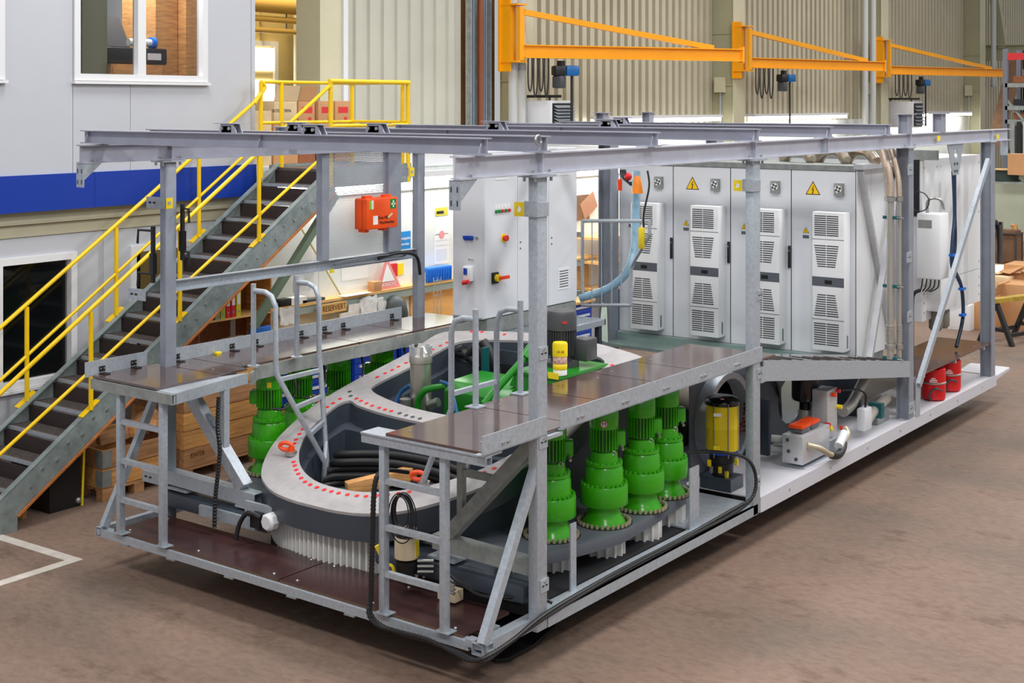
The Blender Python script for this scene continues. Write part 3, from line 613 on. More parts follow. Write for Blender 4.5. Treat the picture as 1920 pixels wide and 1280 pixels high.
# timber offcuts
offs = [((210, 828), .3, .13, (.25, .9, .1)), ((232, 838), .34, .12, (.9, .3, .05)), ((262, 790), .4, .14, (.4, .8, .5)), ((280, 800), .34, .13, (.7, -.5, .3)), ((255, 812), .3, .12, (.8, .6, 0)), ((218, 805), .28, .12, (.6, .7, .1)), ((243, 822), .2, .1, (.3, 1, -.1)), ((285, 825), .22, .11, (1, .3, .1))]
for k, (pp, ln, wd, dr) in enumerate(offs):
    c = at(*pp, X=-6.02-.07*(k % 3)); c.z = max(c.z, .6); d = Vector(dr).normalized()*ln/2
    B().bar(c-d, c+d, wd, wd*.85).build('timber_offcut', WOOD if k % 2 else WOODD, label='short square timber offcut on the low pallet box, %s' % ('leftmost one', 'long one in front', 'tilted top one', 'slanted right one', 'middle one', 'dark one at the back', 'small one', 'rightmost one')[k], cat='timber', group='timber offcuts', bevel=.004)
# boards and flight case under the stairs
fc = thing('flight_case', 'black flight case with metal corners and yellow edge under the stairs', 'case', (-6.1, 1.0, 0))
c0, c1 = at(146, 946, Z=0), at(170, 940, Z=0)
B().box(-6.6, c0.y-.35, 0, -5.95, c0.y+.0, .56).build('body', BLACK, fc); 
b = B(); b.bar((-5.94, c0.y+.012, .0), (-5.96, c0.y+.05, .55), .012, .02); b.build('yellow_strap', YTAG, fc)
for z in (.04, .5): B().sphere((-5.945, c0.y-.03, z+.02), .032).build('corner_ball', STEEL, fc)
b = B(); b.box(-6.4, .35, 0, -6.37, .62, .24); b.build('plywood_board', WOODY, label='plywood offcut standing under the lower stairs', cat='board')
b = B(); b.box(-6.5, .42, 0, -6.02, .47, .2); b.build('plywood_board', WOOD, label='short brown board standing on edge under the lower stairs', cat='board')
# dark blue tool machine with cable behind the frame
tm = thing('tool_trolley', 'blue tool trolley with black control panel behind the first left drive', 'trolley', (-6.8, 4.6, 0))
q = at(464, 730, X=-6.62)
B().box(-6.98, q.y-.2, .0, -6.64, q.y+.2, 1.08).build('body', mat('deep_blue', (20, 62, 120), .4), tm, bevel=.02); B().box(-6.64, q.y-.1, .86, -6.6, q.y+.12, 1.0).build('control_panel', BLACK, tm, bevel=.01)
B().tube([(-6.59, q.y+.05, .85), (-6.57, q.y+.07, .6), (-6.58, q.y+.1, .35)], .01, 6, 4).build('cable', YTAG, tm)
B().box(-6.95, q.y-.5, .0, -6.65, q.y-.25, .9).build('grey_cover', DKGREY, tm, bevel=.04)

# more papers and small things along the ledge and under it
for k, (px, py, w_, h_, l) in enumerate(((540, 592, .3, .22, 'pinkish white bag left of the RESERVIERT sign'), (690, 575, .32, .26, 'large white bag right of the RESERVIERT sign'), (715, 582, .16, .24, 'narrow white bag under the ledge near the post'), (575, 510, .3, .3, 'clear bag pinned on the wall left of the cord'))):
    q = at(px, py, X=-6.84); b = B(); n = 5
    vs = [(-6.84+.03*random.random(), q.y-w_/2+w_*i/n, q.z-h_/2+h_*j/n+random.uniform(-.02, .02)) for i in range(n+1) for j in range(n+1)]
    m_ = len(vs); b.add(vs+[(x-.02, y, z) for x, y, z in vs], [f for i in range(n) for j in range(n) for f in ((i*(n+1)+j, i*(n+1)+j+1, (i+1)*(n+1)+j+1, (i+1)*(n+1)+j), (m_+i*(n+1)+j, m_+(i+1)*(n+1)+j, m_+(i+1)*(n+1)+j+1, m_+i*(n+1)+j+1))])
    b.build('plastic_bag', PLAST, label=l, cat='bag', group='bags at the ledge')
for k, (px, l) in enumerate(((590, 'row of small sorting trays on the ledge left of the sheets'), (555, 'white box on the ledge behind the hand loop'))):
    y = at(px, 560, X=-6.86).y; B().box(-7.0, y-.2, 1.456, -6.87, y+.2, 1.49 if k == 0 else 1.54).build('tray', (DKGREY, PAPER)[k], label=l, cat='tray')
q = at(746, 508, X=-6.95); B().box(-7.04, q.y-.05, q.z-.08, -7.0, q.y+.05, q.z+.1).build('red_sign', INKR, label='small red sign on the wall beside the frame post', cat='sign')
q = at(757, 505, X=-6.98); B().box(-7.044, q.y-.06, q.z-.08, -7.035, q.y+.06, q.z+.08).build('yellow_note', YTAG, label='yellow note pinned on the wall beside the frame post', cat='note')
# ================================================================ MACHINE: galvanised frame
fr = thing('machine_frame', 'galvanised steel frame of posts, rails and cross beams around the machine', 'frame', (-2.1, 0, .28))
ZB = .285
# roof rails
def gusset(y, parent, s): pass
for xc, m, y0 in ((-.045, BEAML, -.33), (-4.06, BEAM, -.33)):
    r = B().ibeam((xc, y0, 3.577), (xc, 11.53, 3.577), .155, .09, .008, .011).build('side_rail', m, fr)
    for y in (.6, 3.92, 5.5, 7.8, 10.78): B().box(xc-.042, y-.006, 3.512, xc+.042, y+.006, 3.644).build('stiffener', m, r)
    for y in (-.2, .5, .7, 3.8, 4.05, 7.65, 7.95):
        for dx in (-.028, .028): B().cyl((xc+dx, y, 3.51), (xc+dx, y, 3.53), .012, n=6).build('bolt', STEEL, r)
B().box(-.092, 5.43, 3.5, .003, 5.46, 3.66).build('splice_plate', GALV, fr)
for y, lab in ((-.12, ''), (.56, ''), (2.08, ''), (3.85, ''), (5.45, ''), (7.0, '')):
    c = B().ibeam((-4.28, y, 3.715), (.06, y, 3.715), .112, .1, .007, .009).build('cross_beam', BEAM, fr)
    for xe in (.02, -2.1, -4.22):
        B().prism([(xe, y-.048, 3.668), (xe, y+.048, 3.668), (xe, y+.012, 3.762), (xe, y-.012, 3.762)], (.008, 0, 0)).build('end_web', BEAM, c)
    B().box(-.11, y-.055, 3.654, .06, y+.055, 3.659).build('base_plate', GALV, c)
# lifting eye
b = B(); b.tube([(.03+.0, .5+.035*math.cos(a), 3.74+.035*math.sin(a)) for a in [k*2*math.pi/14 for k in range(14)]], .009, 6, closed=True); b.build('lifting_eye', STEEL, fr)
# track clamps standing on the cross beams
def clamp(px, y):
    p = at(px, 245, Y=y); x = p.x
    c = B(); c.prism([(x-.08, y-.03, 3.771), (x+.12, y-.03, 3.771), (x+.08, y-.03, 3.84), (x-.06, y-.03, 3.84)], (0, .008, 0)); c.prism([(x-.08, y+.03, 3.771), (x+.12, y+.03, 3.771), (x+.08, y+.03, 3.84), (x-.06, y+.03, 3.84)], (0, .008, 0))
    o = c.build('track_clamp', BEAM, fr); B().box(x-.13, y-.04, 3.84, x+.13, y+.045, 3.846).build('cap_plate', BEAM, o)
    B().box(x-.05, y-.03, 3.775, x+.06, y+.03, 3.825).build('block', GALVD, o)
    for dx in (-.025, .03): B().cyl((x+dx*1.5, y-.045, 3.805), (x+dx*1.5, y-.02, 3.805), .014, n=8).build('bolt', STEEL, o)
for px, y in ((429, -.12), (585, -.12), (553, .56), (704, .56), (928, 2.08), (1138, 3.85), (1162, 5.45)): clamp(px, y)
# posts
PA = []
for x0, x1, y0, y1, m in ((-.08, 0, .53, .65, GALV), (-4.13, -4.05, .55, .67, POSTG), (-.08, 0, 3.86, 4.0, GALV), (-4.13, -4.05, 3.95, 4.07, POSTG)):
    p = B().box(x0, y0, ZB, x1, y1, 3.48).build('post', m, fr, bevel=.006); PA.append(p)
    B().box(x0-.05, y0-.06, 3.48, x1+.04, y1+.06, 3.497).build('head_plate', GALV, p)
    for dx, dy in ((-.03, -.04), (.03, -.04), (-.03, .04), (.03, .04)):
        B().cyl(((x0+x1)/2+dx*1.6, (y0+y1)/2+dy*2.4, 3.45), ((x0+x1)/2+dx*1.6, (y0+y1)/2+dy*2.4, 3.48), .012, n=6).build('bolt', STEEL, p)
for xc, y, zb in ((-.075, 7.8, ZB), (-.075, 10.78, ZB), (-4.1, 7.85, .3), (-4.1, 10.78, .3)):
    p = B().ibeam((xc, y, zb), (xc, y, 3.49), .15 if xc > -1 else .19, .14 if xc > -1 else .2, .009, .012, up=(1, 0, 0)).build('post', POSTG, fr); PA.append(p)
    B().box(xc-.09, y-.1, 3.485, xc+.09, y+.1, 3.5).build('head_plate', GALV, p)
for px, xs_ in ((1697, -.045), (1761, -.045), (1129, -4.06), (1215, -4.06)):
    yq = at(px, 235, X=xs_).y; s_ = B().ibeam((xs_, yq, 3.656), (xs_, yq, 3.87), .12, .12, .008, .01, up=(1, 0, 0)).build('roof_stub', BEAM, fr); B().box(xs_-.1, yq-.09, 3.87, xs_+.1, yq+.09, 3.88).build('stub_cap', BEAM, s_)
# yellow-edged lashing brackets on posts
def lash(x, y, z, parent, s=1):
    o = B(); o.box(x-.10, y-.012, z-.055, x+.012, y, z+.055); o.box(x+.0005, y+.0005, z-.055, x+.012, y+.13, z+.045)
    o = o.build('lashing_bracket', GALV, parent)
    b = B(); b.prism([(x-.2+.012, y-.012, z-.055), (x-.10, y-.012, z-.055), (x-.10, y-.012, z+.045), (x-.2+.012, y-.012, z+.045)], (0, .012, 0), [[(x-.15+.022*math.cos(a), y-.012, z-.005+.022*math.sin(a)) for a in [k*math.pi/5 for k in range(10)]]])
    b.build('yellow_eye', YTAG, o)
lash(-.0, .52, at(1010, 392, X=0).z, PA[0]); lash(0, 3.85, at(1410, 348, X=0).z, PA[2])
def lash2(px, py, parent):   # left posts: slotted plate to the outside, yellow eye facing the aisle
    q = at(px, py, X=-4.05)
    o = B().box(-4.3, q.y-.015, q.z-.05, -4.06, q.y-.003, q.z+.05).build('lashing_bracket', GALV, parent)
    for dx in (-.2, -.14): B().box(-4.05+dx-.016, q.y-.018, q.z-.008, -4.05+dx+.016, q.y-.014, q.z+.008).build('slot', DARK, o)
    B().box(-4.055, q.y, q.z-.05, -4.047, q.y+.075, q.z+.045).build('yellow_eye', YTAG, o); B().cyl((-4.048, q.y+.035, q.z), (-4.044, q.y+.035, q.z), .018, n=10).build('hole', GALV, o)
lash2(311, 381, PA[1]); lash2(768, 322, PA[3])
def slotplate(x, y, z, parent, w=.1, h=.09):
    o = B().box(x, y-w/2, z-h/2, x+.008, y+w/2, z+h/2).build('slot_bracket', GALV, parent)
    for dy in (-.022, .02): B().box(x+.008, y+dy-.012, z-.005, x+.010, y+dy+.012, z+.005).build('slot', DARK, o)
    B().cyl((x+.008, y, z+h*.3), (x+.016, y, z+h*.3), .008, n=6).build('bolt', STEEL, o); return o
for px, py, k in ((1018, 662, 0), (1018, 828, 0), (1020, 1097, 0), (1424, 553, 2), (1424, 700, 2), (1420, 903, 2)):
    q = at(px, py, X=.0); slotplate(0, q.y, q.z, PA[k])
for px, py in ((1706, 318), (1704, 482), (1705, 593), (1708, 765)):
    q = at(px, py, X=.0); slotplate(-.0, q.y, q.z, PA[4], .14, .12)
q = at(285, 555, X=-4.05); 
o = B().box(-4.36, q.y-.015, q.z-.05, -4.13, q.y-.003, q.z+.05).build('slot_bracket', GALV, PA[1])
for dx in (-.26, -.2): B().box(-4.05+dx-.016, q.y-.018, q.z-.008, -4.05+dx+.016, q.y-.014, q.z+.008).build('slot', DARK, o)
o = B().box(-4.36, .54, .62, -4.13, .552, .72).build('slot_bracket', GALV, PA[1])
for dx in (-.26, -.2): B().box(-4.05+dx-.016, .537, .662, -4.05+dx+.016, .541, .678).build('slot', DARK, o)
# hanging slotted end brackets under the rail fronts
for x, y in ((-.045, -.27), (-4.06, -.27)):
    o = B().box(x-.06, y-.05, 3.30, x+.035, y-.04, 3.497).build('end_bracket', GALV, fr)
    for dx in (-.04, .012):
        for z in (3.345, 3.435): B().box(x+dx-.005, y-.053, z-.018, x+dx+.005, y-.05, z+.018).build('slot', DKGREY, o)
    B().prism([(x+.03, y-.04, 3.497), (x+.03, y+.13, 3.497), (x+.03, y-.04, 3.36)], (.006, 0, 0)).build('gusset', GALV, o)
o = B().box(-.1, 11.40, 3.30, .0, 11.41, 3.497).build('end_bracket', GALV, fr)
# base tubes
B().rhs((-4.3, .04, .315), (-.2, .04, .315), .08, .062).build('front_tube', GALV, fr)
B().rhs((-4.26, .0, .325), (-4.26, 1.2, .325), .06, .07).build('side_tube', GALV, fr)
B().rhs((-.1, -.03, .325), (-.1, .66, .325), .09, .08).build('side_tube', GALV, fr)
B().rhs((-.22, .03, .34), (-.03, .03, .34), .07, .05).build('corner_tube', GALV, fr)
b = B(); b.box(-.15, .66, .365, 0, 3.95, .378); b.box(-.8, 2.95, .365, -.15, 3.95, .378); b.box(-.014, .66, .285, 0, 3.95, .378); b.build('sill_plate', GALV, fr)
for x in (-3.9, -3.3, -2.6, -1.9, -1.3, -.7): B().box(x-.05, -.01, .272, x+.05, .06, .284).build('foot_clip', GALVD, fr)
# upright stubs on the sill
for px, w_ in ((1075, .075), (1302, .16)):
    q = at(px, 1060 if px < 1200 else 950, X=-.12); B().box(-.13, q.y-w_/2, .378, -.118, q.y+w_/2, .378+(.5 if px < 1200 else .52)).build('sill_upright', GALV, fr)
B().box(-.5, .70, .38, -.34, .712, .74).build('slotted_upright', GALVD, fr)
# braces
B().bar((-.04, .56, 1.44), (-.06, -.02, .37), .06, .06).build('brace', GALV, fr)
B().bar((-4.15, .56, 1.5), (-4.22, .03, .37), .06, .06).build('brace', GALV, fr)
B().rhs((-.08, .6, .715), (-.98, .6, .735), .1, .11).build('outrigger_beam', GALVD, fr)
B().bar((-.07, .6, 1.60), (-.86, .6, .79), .1, .1).build('diagonal', GALVD, fr)
B().bar((-.74, .6, 1.58), (-.74, .6, .93), .05, .05).build('hanger_tube', GALVD, fr); B().bar((-.74, .6, 1.28), (-.36, .6, 1.28), .04, .05).build('hanger_tie', GALVD, fr)
B().rhs((-4.05, .62, .70), (-2.93, .62, .68), .11, .115).build('outrigger_beam', GALV, fr)
B().bar((-3.9, .62, 1.56), (-3.1, .62, .76), .1, .1).build('diagonal', GALV, fr)
B().bar((-3.36, .62, 1.62), (-3.36, .62, .98), .06, .06).build('hanger_tube', GALV, fr); B().bar((-3.62, .62, 1.3), (-3.38, .62, 1.22), .04, .05).build('hanger_tie', GALV, fr)
for x in (-3.9, -3.02, -.9): B().box(x-.13, .55, .605, x+.13, .72, .622).build('mount_plate', GALV, fr)
# left mid rail (channel) with perforated panel
mr = B(); mr.box(-4.13, .67, 2.325, -4.12, 3.95, 2.42); mr.box(-4.13, .67, 2.415, -4.07, 3.95, 2.422); mr.box(-4.13, .67, 2.323, -4.07, 3.95, 2.33); mr = mr.build('mid_rail', GALV, fr)
for k in range(3): B().tube([(-4.06+.01*k, 2.65+.55*(1+math.cos(a+k)) , 2.375+.03*math.sin(a*(1)+k)) for a in [j*2*math.pi/20 for j in range(20)]], .005, 5, closed=True).build('wire_loop', mat('wire_grey', (116, 122, 132), .5), mr)
B().tube([(-4.08, 3.35, 2.37), (-4.03, 3.6, 2.41), (-3.99, 3.85, 2.36), (-4.0, 3.93, 2.15)], .018, 8, 5).build('black_cable', BLACK, mr)
B().box(-4.07, 2.62, 2.29, -4.06, 2.67, 2.33).build('yellow_tag', YTAG, mr)
# perforated sheet
pm = bpy.data.materials.new('perforated_zinc'); pm.use_nodes = True; N = pm.node_tree.nodes; L = pm.node_tree.links; pb = N['Principled BSDF']
pb.inputs['Base Color'].default_value = (*lin((196, 204, 216)), 1); pb.inputs['Metallic'].default_value = .45; pb.inputs['Roughness'].default_value = .3
tc = N.new('ShaderNodeTexCoord'); sx = N.new('ShaderNodeSeparateXYZ'); L.new(tc.outputs['Object'], sx.inputs[0])
def mth(op, a, b=None):
    n = N.new('ShaderNodeMath'); n.operation = op
    for i, v in enumerate((a, b)):
        if v is None: continue
        if isinstance(v, (int, float)): n.inputs[i].default_value = v
        else: L.new(v, n.inputs[i])
    return n.outputs[0]
def holes(oy, oz):
    fy = mth('SUBTRACT', mth('FRACT', mth('ADD', mth('MULTIPLY', sx.outputs[1], 1/.021), oy+50)), .5); fz = mth('SUBTRACT', mth('FRACT', mth('ADD', mth('MULTIPLY', sx.outputs[2], 1/.036), oz+50)), .5)
    return mth('LESS_THAN', mth('ADD', mth('MULTIPLY', mth('MULTIPLY', fy, fy), .021**2), mth('MULTIPLY', mth('MULTIPLY', fz, fz), .036**2)), .0066**2)
L.new(mth('SUBTRACT', 1.0, mth('MAXIMUM', holes(0, 0), holes(.5, .5))), pb.inputs['Alpha'])
pp = thing('perforated_panel', 'perforated zinc sheet panel between grey uprights on the left side', 'panel', (-4.1, 3.1, 2.42))
B().box(-4.112, 2.6, 2.43, -4.11, 3.5, 3.5).build('sheet', pm, pp)
for y in (2.5, 3.49): B().box(-4.14, y, 2.425, -4.06, y+.1 if y < 3 else y+.2, 3.495).build('upright', POSTG, pp)
# first-aid case
fa = thing('first_aid_case', 'orange first-aid case with green cross hanging on the perforated panel', 'first-aid case', (-4.0, 3.4, 2.7))
q0, q1 = at(670, 437, X=-4.0), at(742, 374, X=-3.95); y0, y1, z0, z1 = q0.y, q1.y, 2.70, 3.02
B().box(-4.1, y0+.06, z0, -4.0, y1, z1).build('back_shell', FAO, fa, bevel=.015); B().box(-3.998, y0+.06, z0, -3.92, y1, z1).build('lid', FAO, fa, bevel=.015)
for y in (y0+.14, y1-.1): B().box(-4.03, y-.05, z1, -3.97, y+.05, z1+.025).build('latch', FAO, fa); 
for y in (y0+.12, y1-.12): B().box(-4.07, y-.03, z0-.03, -3.98, y+.03, z0).build('foot', FAO, fa)
B().box(-3.92, y1-.12, z1-.12, -3.917, y1-.03, z1-.02).build('cross_field', FAG, fa)
b = B(); b.box(-3.917, y1-.105, z1-.078, -3.915, y1-.045, z1-.062); b.box(-3.917, y1-.083, z1-.105, -3.915, y1-.067, z1-.035); b.build('cross', INKW, fa)
b = B(); b.box(-3.92, y0+.09, z1-.11, -3.917, y0+.125, z1-.02); b.build('label_green', mat('lime_print', (150, 200, 40), .5), fa); B().box(-3.92, y0+.125, z1-.11, -3.917, y0+.155, z1-.02).build('label_white', INKW, fa)
B().box(-3.92, y0+.15, z0+.05, -3.917, y0+.22, z0+.14).build('pictogram', INKW, fa); b = B(); b.bar((-3.917, y1-.16, z0+.11), (-3.917, y1-.09, z0+.15), .004, .02); b.build('plaster_mark', CREAM, fa)
text('lettering', 'Erste Hilfe', .05, (-3.916, y0+.31, z0+.115), (0, 1, 0), (0, 0, 1), INK, fa, .8); text('lettering', 'Maschinenbau', .045, (-3.916, y0+.36, z0+.065), (0, 1, 0), (0, 0, 1), INK, fa, .9)
# black tripod-like clamps hanging on the left post
for px, py, dx in ((290, 470, -.2), (352, 430, .12)):
    q = at(px, py, Y=.53 if dx < 0 else .7); c = thing('bar_clamp', 'black bar clamp hung on the front left post, %s' % ('on its left side' if dx < 0 else 'on its right side'), 'clamp', (q.x, q.y, q.z-.25), 'bar clamps')
    xx = -4.16 if dx < 0 else -4.03; yy = .5 if dx < 0 else .72
    B().bar((xx, yy, q.z-.28), (xx, yy, q.z+.22), .03, .03).build('bar', BLACK, c)
    for zz in (-.2, .18): B().tube([(xx, yy, q.z+zz), (xx+dx*.9, yy-.02, q.z+zz), (xx+dx*.95, yy-.02, q.z+zz-.12)], .012, 6).build('jaw', BLACK, c)
    B().bar((xx, yy, q.z-.2), (xx, yy, q.z-.02), .05, .045).build('grip', BLACKG, c)
# ================================================================ FRONT STEP PLATFORM
fp = thing('front_step', 'low front platform of dark brown plywood boards with bolts', 'platform', (-2.1, .3, .34))
for x0, x1 in ((-4.08, -2.075), (-2.06, -.27)):
    p = B().box(x0, .03, .347, x1, .56, .366).build('deck_board', DECKD, fp); B().box(x0, .027, .347, x1, .03, .364).build('board_edge', PLYE, p)
    n = 3
    for k in range(n):
        xx = x0+.12+k*(x1-x0-.24)/(n-1)
        for y in (.1, .5): B().sphere((xx, y, .367), .014, 8, .6).build('bolt', STEEL, p)
B().box(-4.1, .3, .3, -.2, .36, .346).build('under_tube', GALV, fp)
# ladders
def ladder(xa, xb, label):
    l = thing('ladder', label, 'ladder', ((xa+xb)/2, .02, .36), 'front ladders')
    for x in (xa, xb):
        B().box(x-.025, -.03, .372, x+.025, .03, 1.575).build('stile', GALV, l, bevel=.005); B().box(x-.06, -.035, .366, x+.06, .06, .373).build('foot_plate', GALV, l)
    for z in (.655, .985, 1.315): B().bar((xa+.025, 0, z), (xb-.025, 0, z), .04, .04).build('rung', GALV, l)
ladder(-.965, -.405, 'galvanised ladder at the right front corner with a cable bundle on its left stile'); ladder(-3.955, -3.4, 'galvanised ladder at the left front corner')
# ================================================================ WALKWAYS
def bolts_on(parent, pts):
    for p in pts: B().cyl(p, (p[0], p[1], p[2]+.004), .012, n=8).build('screw', STEEL, parent)
rw = thing('right_walkway', 'right walkway of brown plywood panels with galvanised kick plates', 'walkway', (-.5, 2, 1.58))
sm = [-.06, .99, 1.735, 2.6, 3.26, 4.35]
for i in range(5):
    x0 = -.93 if i else -.9
    p = B().box(x0, sm[i]+.006, 1.65, -.02, sm[i+1]-.006, 1.67).build('deck_panel', DECK, rw); bolts_on(p, [(-.8, sm[i]+.15, 1.67), (-.2, sm[i]+.2, 1.67), (-.75, sm[i+1]-.15, 1.67)])
B().box(-1.13, -.07, 1.636, -.0, .12, 1.649).build('front_sheet', GALV, rw)
B().rhs((-1.13, -.03, 1.605), (.005, -.03, 1.605), .06, .06).build('front_tube', GALV, rw); B().rhs((-.93, 0, 1.6), (-.93, 4.35, 1.6), .05, .09).build('inner_tube', GALV, rw); B().rhs((-.2, .1, 1.63), (-.2, 4.0, 1.63), .05, .036).build('outer_tube', GALV, rw)
for y in (1.0, 2.1, 3.2): B().bar((-.93, y, 1.625), (-.1, y, 1.625), .05, .045).build('cross_tube', GALV, rw)
for y0, y1 in ((-.11, .63), (.80, 4.02)):
    k = B().box(.002, y0, 1.66, .010, y1, 1.79).build('kick_plate', GALV, rw); B().box(-.06, y0, 1.656, .01, y1, 1.662).build('flange', GALV, k)
    for j in range(int((y1-y0)/.7)+1):
        yy = y0+.22+j*.62
        if yy < y1:
            for d in (0, .06): B().cyl((.01, yy+d, 1.705), (.028, yy+d, 1.705), .011, n=8).build('bolt', STEEL, k)
B().box(-.06, .63, 1.62, .015, .82, 1.645).build('post_bracket', GALV, rw)
lw2 = thing('left_walkway', 'left walkway of brown plywood panels beside the perforated panel', 'walkway', (-3.9, 2, 1.58))
B().box(-4.27, -.05, 1.65, -3.43, .612, 1.67).build('deck_panel', DECK, lw2)
for y0, y1, x1 in ((.624, .958, -3.45), (.97, 2.488, -3.55), (2.5, 3.283, -3.55), (3.295, 4.3, -3.55)):
    p = B().box(-4.2, y0, 1.65, x1, y1, 1.67).build('deck_panel', DECK, lw2); bolts_on(p, [(-4.0, y0+.12, 1.67), (-3.65, y0+.12, 1.67)])
B().prism([(-3.42, -.04, 1.648), (-3.22, -.04, 1.648), (-3.38, .88, 1.648), (-3.45, .62, 1.648)], (0, 0, -.012)).build('side_sheet', GALV, lw2)
b = B(); b.bar((-3.22, -.04, 1.6), (-3.38, .9, 1.6), .012, .09); b.build('side_beam', GALV, lw2)
b = B(); b.bar((-3.36, .92, 1.59), (-3.53, 1.15, 1.59), .02, .11); b.bar((-3.53, 1.13, 1.59), (-3.53, 4.3, 1.59), .02, .12); b.build('inner_beam', GALVD, lw2)
B().rhs((-4.28, -.04, 1.60), (-3.21, -.04, 1.60), .05, .085).build('front_tube', GALVD, lw2)
for y in (.9, 2.0, 3.1): B().bar((-4.2, y, 1.6), (-3.55, y, 1.6), .05, .06).build('cross_tube', GALV, lw2)
for y0, y1 in ((-.12, .53), (.72, 3.86)):
    k = B().box(-4.285, y0, 1.66, -4.277, y1, 1.79).build('kick_plate', GALV, lw2) if y0 < 0 else B().box(-4.21, y0, 1.66, -4.202, y1, 1.79).build('kick_plate', GALV, lw2)
    xx = -4.277 if y0 < 0 else -4.202
    for yy in ((.05, .38) if y0 < 0 else (.8, 1.45, 1.75, 2.35, 2.68, 2.95, 3.7)):
        h = B(); h.box(xx, yy-.03, 1.69, xx+.006, yy+.03, 1.735); h.box(xx, yy-.03, 1.672, xx+.08, yy+.03, 1.68); h = h.build('hinge', BLACK, k)
        for d in (-.018, .018): B().cyl((xx+.006, yy+d, 1.716), (xx+.012, yy+d, 1.716), .007, n=8).build('bolt', STEEL, h)
B().box(-4.19, 1.22, 1.671, -4.15, 1.28, 1.69).build('yellow_tag', YTAG, lw2)
# inner ladders with hand loops
il = thing('descent_ladder', 'galvanised tube ladder with hand loops descending from the left walkway into the casting', 'ladder', (-3.2, 1.3, .8), 'descent ladders')
for k, (y, zt_, bt) in enumerate(((1.05, 2.34, at(607, 900, Y=1.45)), (1.58, 2.36, at(615, 893, Y=1.5)))):
    xp = -3.47
    B().cyl((xp, y-.0, 1.68), (xp, y, zt_+.06), .024, n=12).build('loop_post', GALV, il); B().cyl((xp, y, 1.672), (xp, y, 1.68), .055, n=14).build('post_flange', GALV, il)
    mid = at(609, 866, Y=1.4) if k == 0 else at(611, 840, Y=1.52)
    B().tube([(xp, y, zt_), (-3.32, y, zt_), (-3.24, y, zt_-.03), (-3.2, y+.01, zt_-.12), (-3.195, y+.01, 1.7), (-3.19, y+.02, 1.62), mid, bt], .024, 12, 0).build('rail', GALV, il)
m1, m2 = at(609, 866, Y=1.4), at(611, 840, Y=1.52)
a1, a2 = Vector((-3.19, 1.07, 1.62)), Vector((-3.19, 1.6, 1.62))
for t in (0.05, .37, .68): B().bar(a1.lerp(m1, t), a2.lerp(m2, t), .035, .035).build('rung', GALV, il)
B().cyl(bt, bt-Zv*.02, .06, n=14).build('foot_flange', GALV, il); B().tube([m1+Vector((0, 0, .02)), m2+Vector((0, .0, .05))], .02, 8).build('foot_link', GALV, il)
ir = thing('descent_ladder', 'galvanised tube ladder with hand loops descending from the right walkway behind the front post', 'ladder', (-1.0, 1.2, .9), 'descent ladders')
for k, y in enumerate((.97, 1.55)):
    xp = -.9
    B().cyl((xp, y, 1.68), (xp, y, 2.42), .024, n=12).build('loop_post', GALV, ir); B().box(xp-.06, y-.06, 1.671, xp+.06, y+.06, 1.68).build('post_flange', GALV, ir)
    B().tube([(xp, y, 2.34), (-1.02, y, 2.34), (-1.1, y, 2.31), (-1.14, y, 2.22), (-1.14, y, 1.62), (-1.25, y, 1.4), (-1.5, y, .85)], .024, 12, 0).build('rail', GALV, ir)
B().bar((-1.14, .97, 1.74), (-1.14, 1.55, 1.74), .035, .035).build('rung', GALV, ir); B().bar((-1.25, .97, 1.4), (-1.25, 1.55, 1.4), .035, .035).build('rung', GALV, ir)
# ramp between the posts on the right
rp_ = thing('ramp', 'sloping brown walkway ramp with galvanised side beam between the right posts', 'ramp', (-.4, 5.8, 1.1))
def rz(y): return 1.645-.155*(y-4.02)
n = 3
for i in range(n):
    y0, y1 = 4.05+i*1.18, 4.05+(i+1)*1.18-.008
    p = B().prism([(-.62, y0, rz(y0)), (-.03, y0, rz(y0)), (-.03, y1, rz(y1)), (-.62, y1, rz(y1))], (0, 0, .02)).build('ramp_panel', DECK, rp_)
    for j in range(4):
        yy = y0+.18+j*.26; B().prism([(-.36, yy, rz(yy)+.021), (-.06, yy, rz(yy)+.021), (-.06, yy+.05, rz(yy+.05)+.021), (-.36, yy+.05, rz(yy+.05)+.021)], (0, 0, .004)).build('grip_strip', BLACK, p)
b = B(); b.prism([(.0, 4.05, rz(4.05)+.02), (.0, 7.72, rz(7.72)+.02), (.0, 7.72, rz(7.72)-.16), (.0, 4.9, rz(4.9)-.17), (.0, 4.05, rz(4.05)-.17)], (.012, 0, 0)); b.build('side_beam', GALV, rp_)
B().box(-.09, 4.0, 1.46, .01, 4.08, 1.6).build('end_bracket', GALV, rp_)
for y in (4.8, 6.0, 7.2): B().bar((-.62, y, rz(y)-.05), (0, y, rz(y)-.05), .05, .06).build('cross_tube', GALV, rp_)
# rear deck
rd = thing('rear_deck', 'brown rear plywood deck above the red containers', 'deck', (-.35, 9.3, .8))
B().box(-.72, 7.9, .85, -.02, 10.72, .872).build('deck_panel', DECK, rd); bolts_on(rd, [(-.1, y, .872) for y in (8.3, 9.0, 9.7, 10.3)]+[(-.6, y, .872) for y in (8.4, 9.4, 10.4)])
for y in (8.3, 9.4, 10.5): B().bar((-.72, y, .83), (-.03, y, .83), .05, .05).build('cross_tube', GALV, rd)
b = B(); b.bar(at(1853, 300, X=.01), at(1722, 722, X=.012), .05, .075, up=(0, 1, 0)); b.build('rear_brace', GALV, fr)
q = at(1722, 722, X=.0); B().prism([(.0, q.y-.1, q.z+.05), (.0, q.y+.06, q.z+.05), (.0, q.y+.03, q.z-.35), (.0, q.y-.1, q.z-.35)], (.008, 0, 0)).build('gusset', GALV, fr)
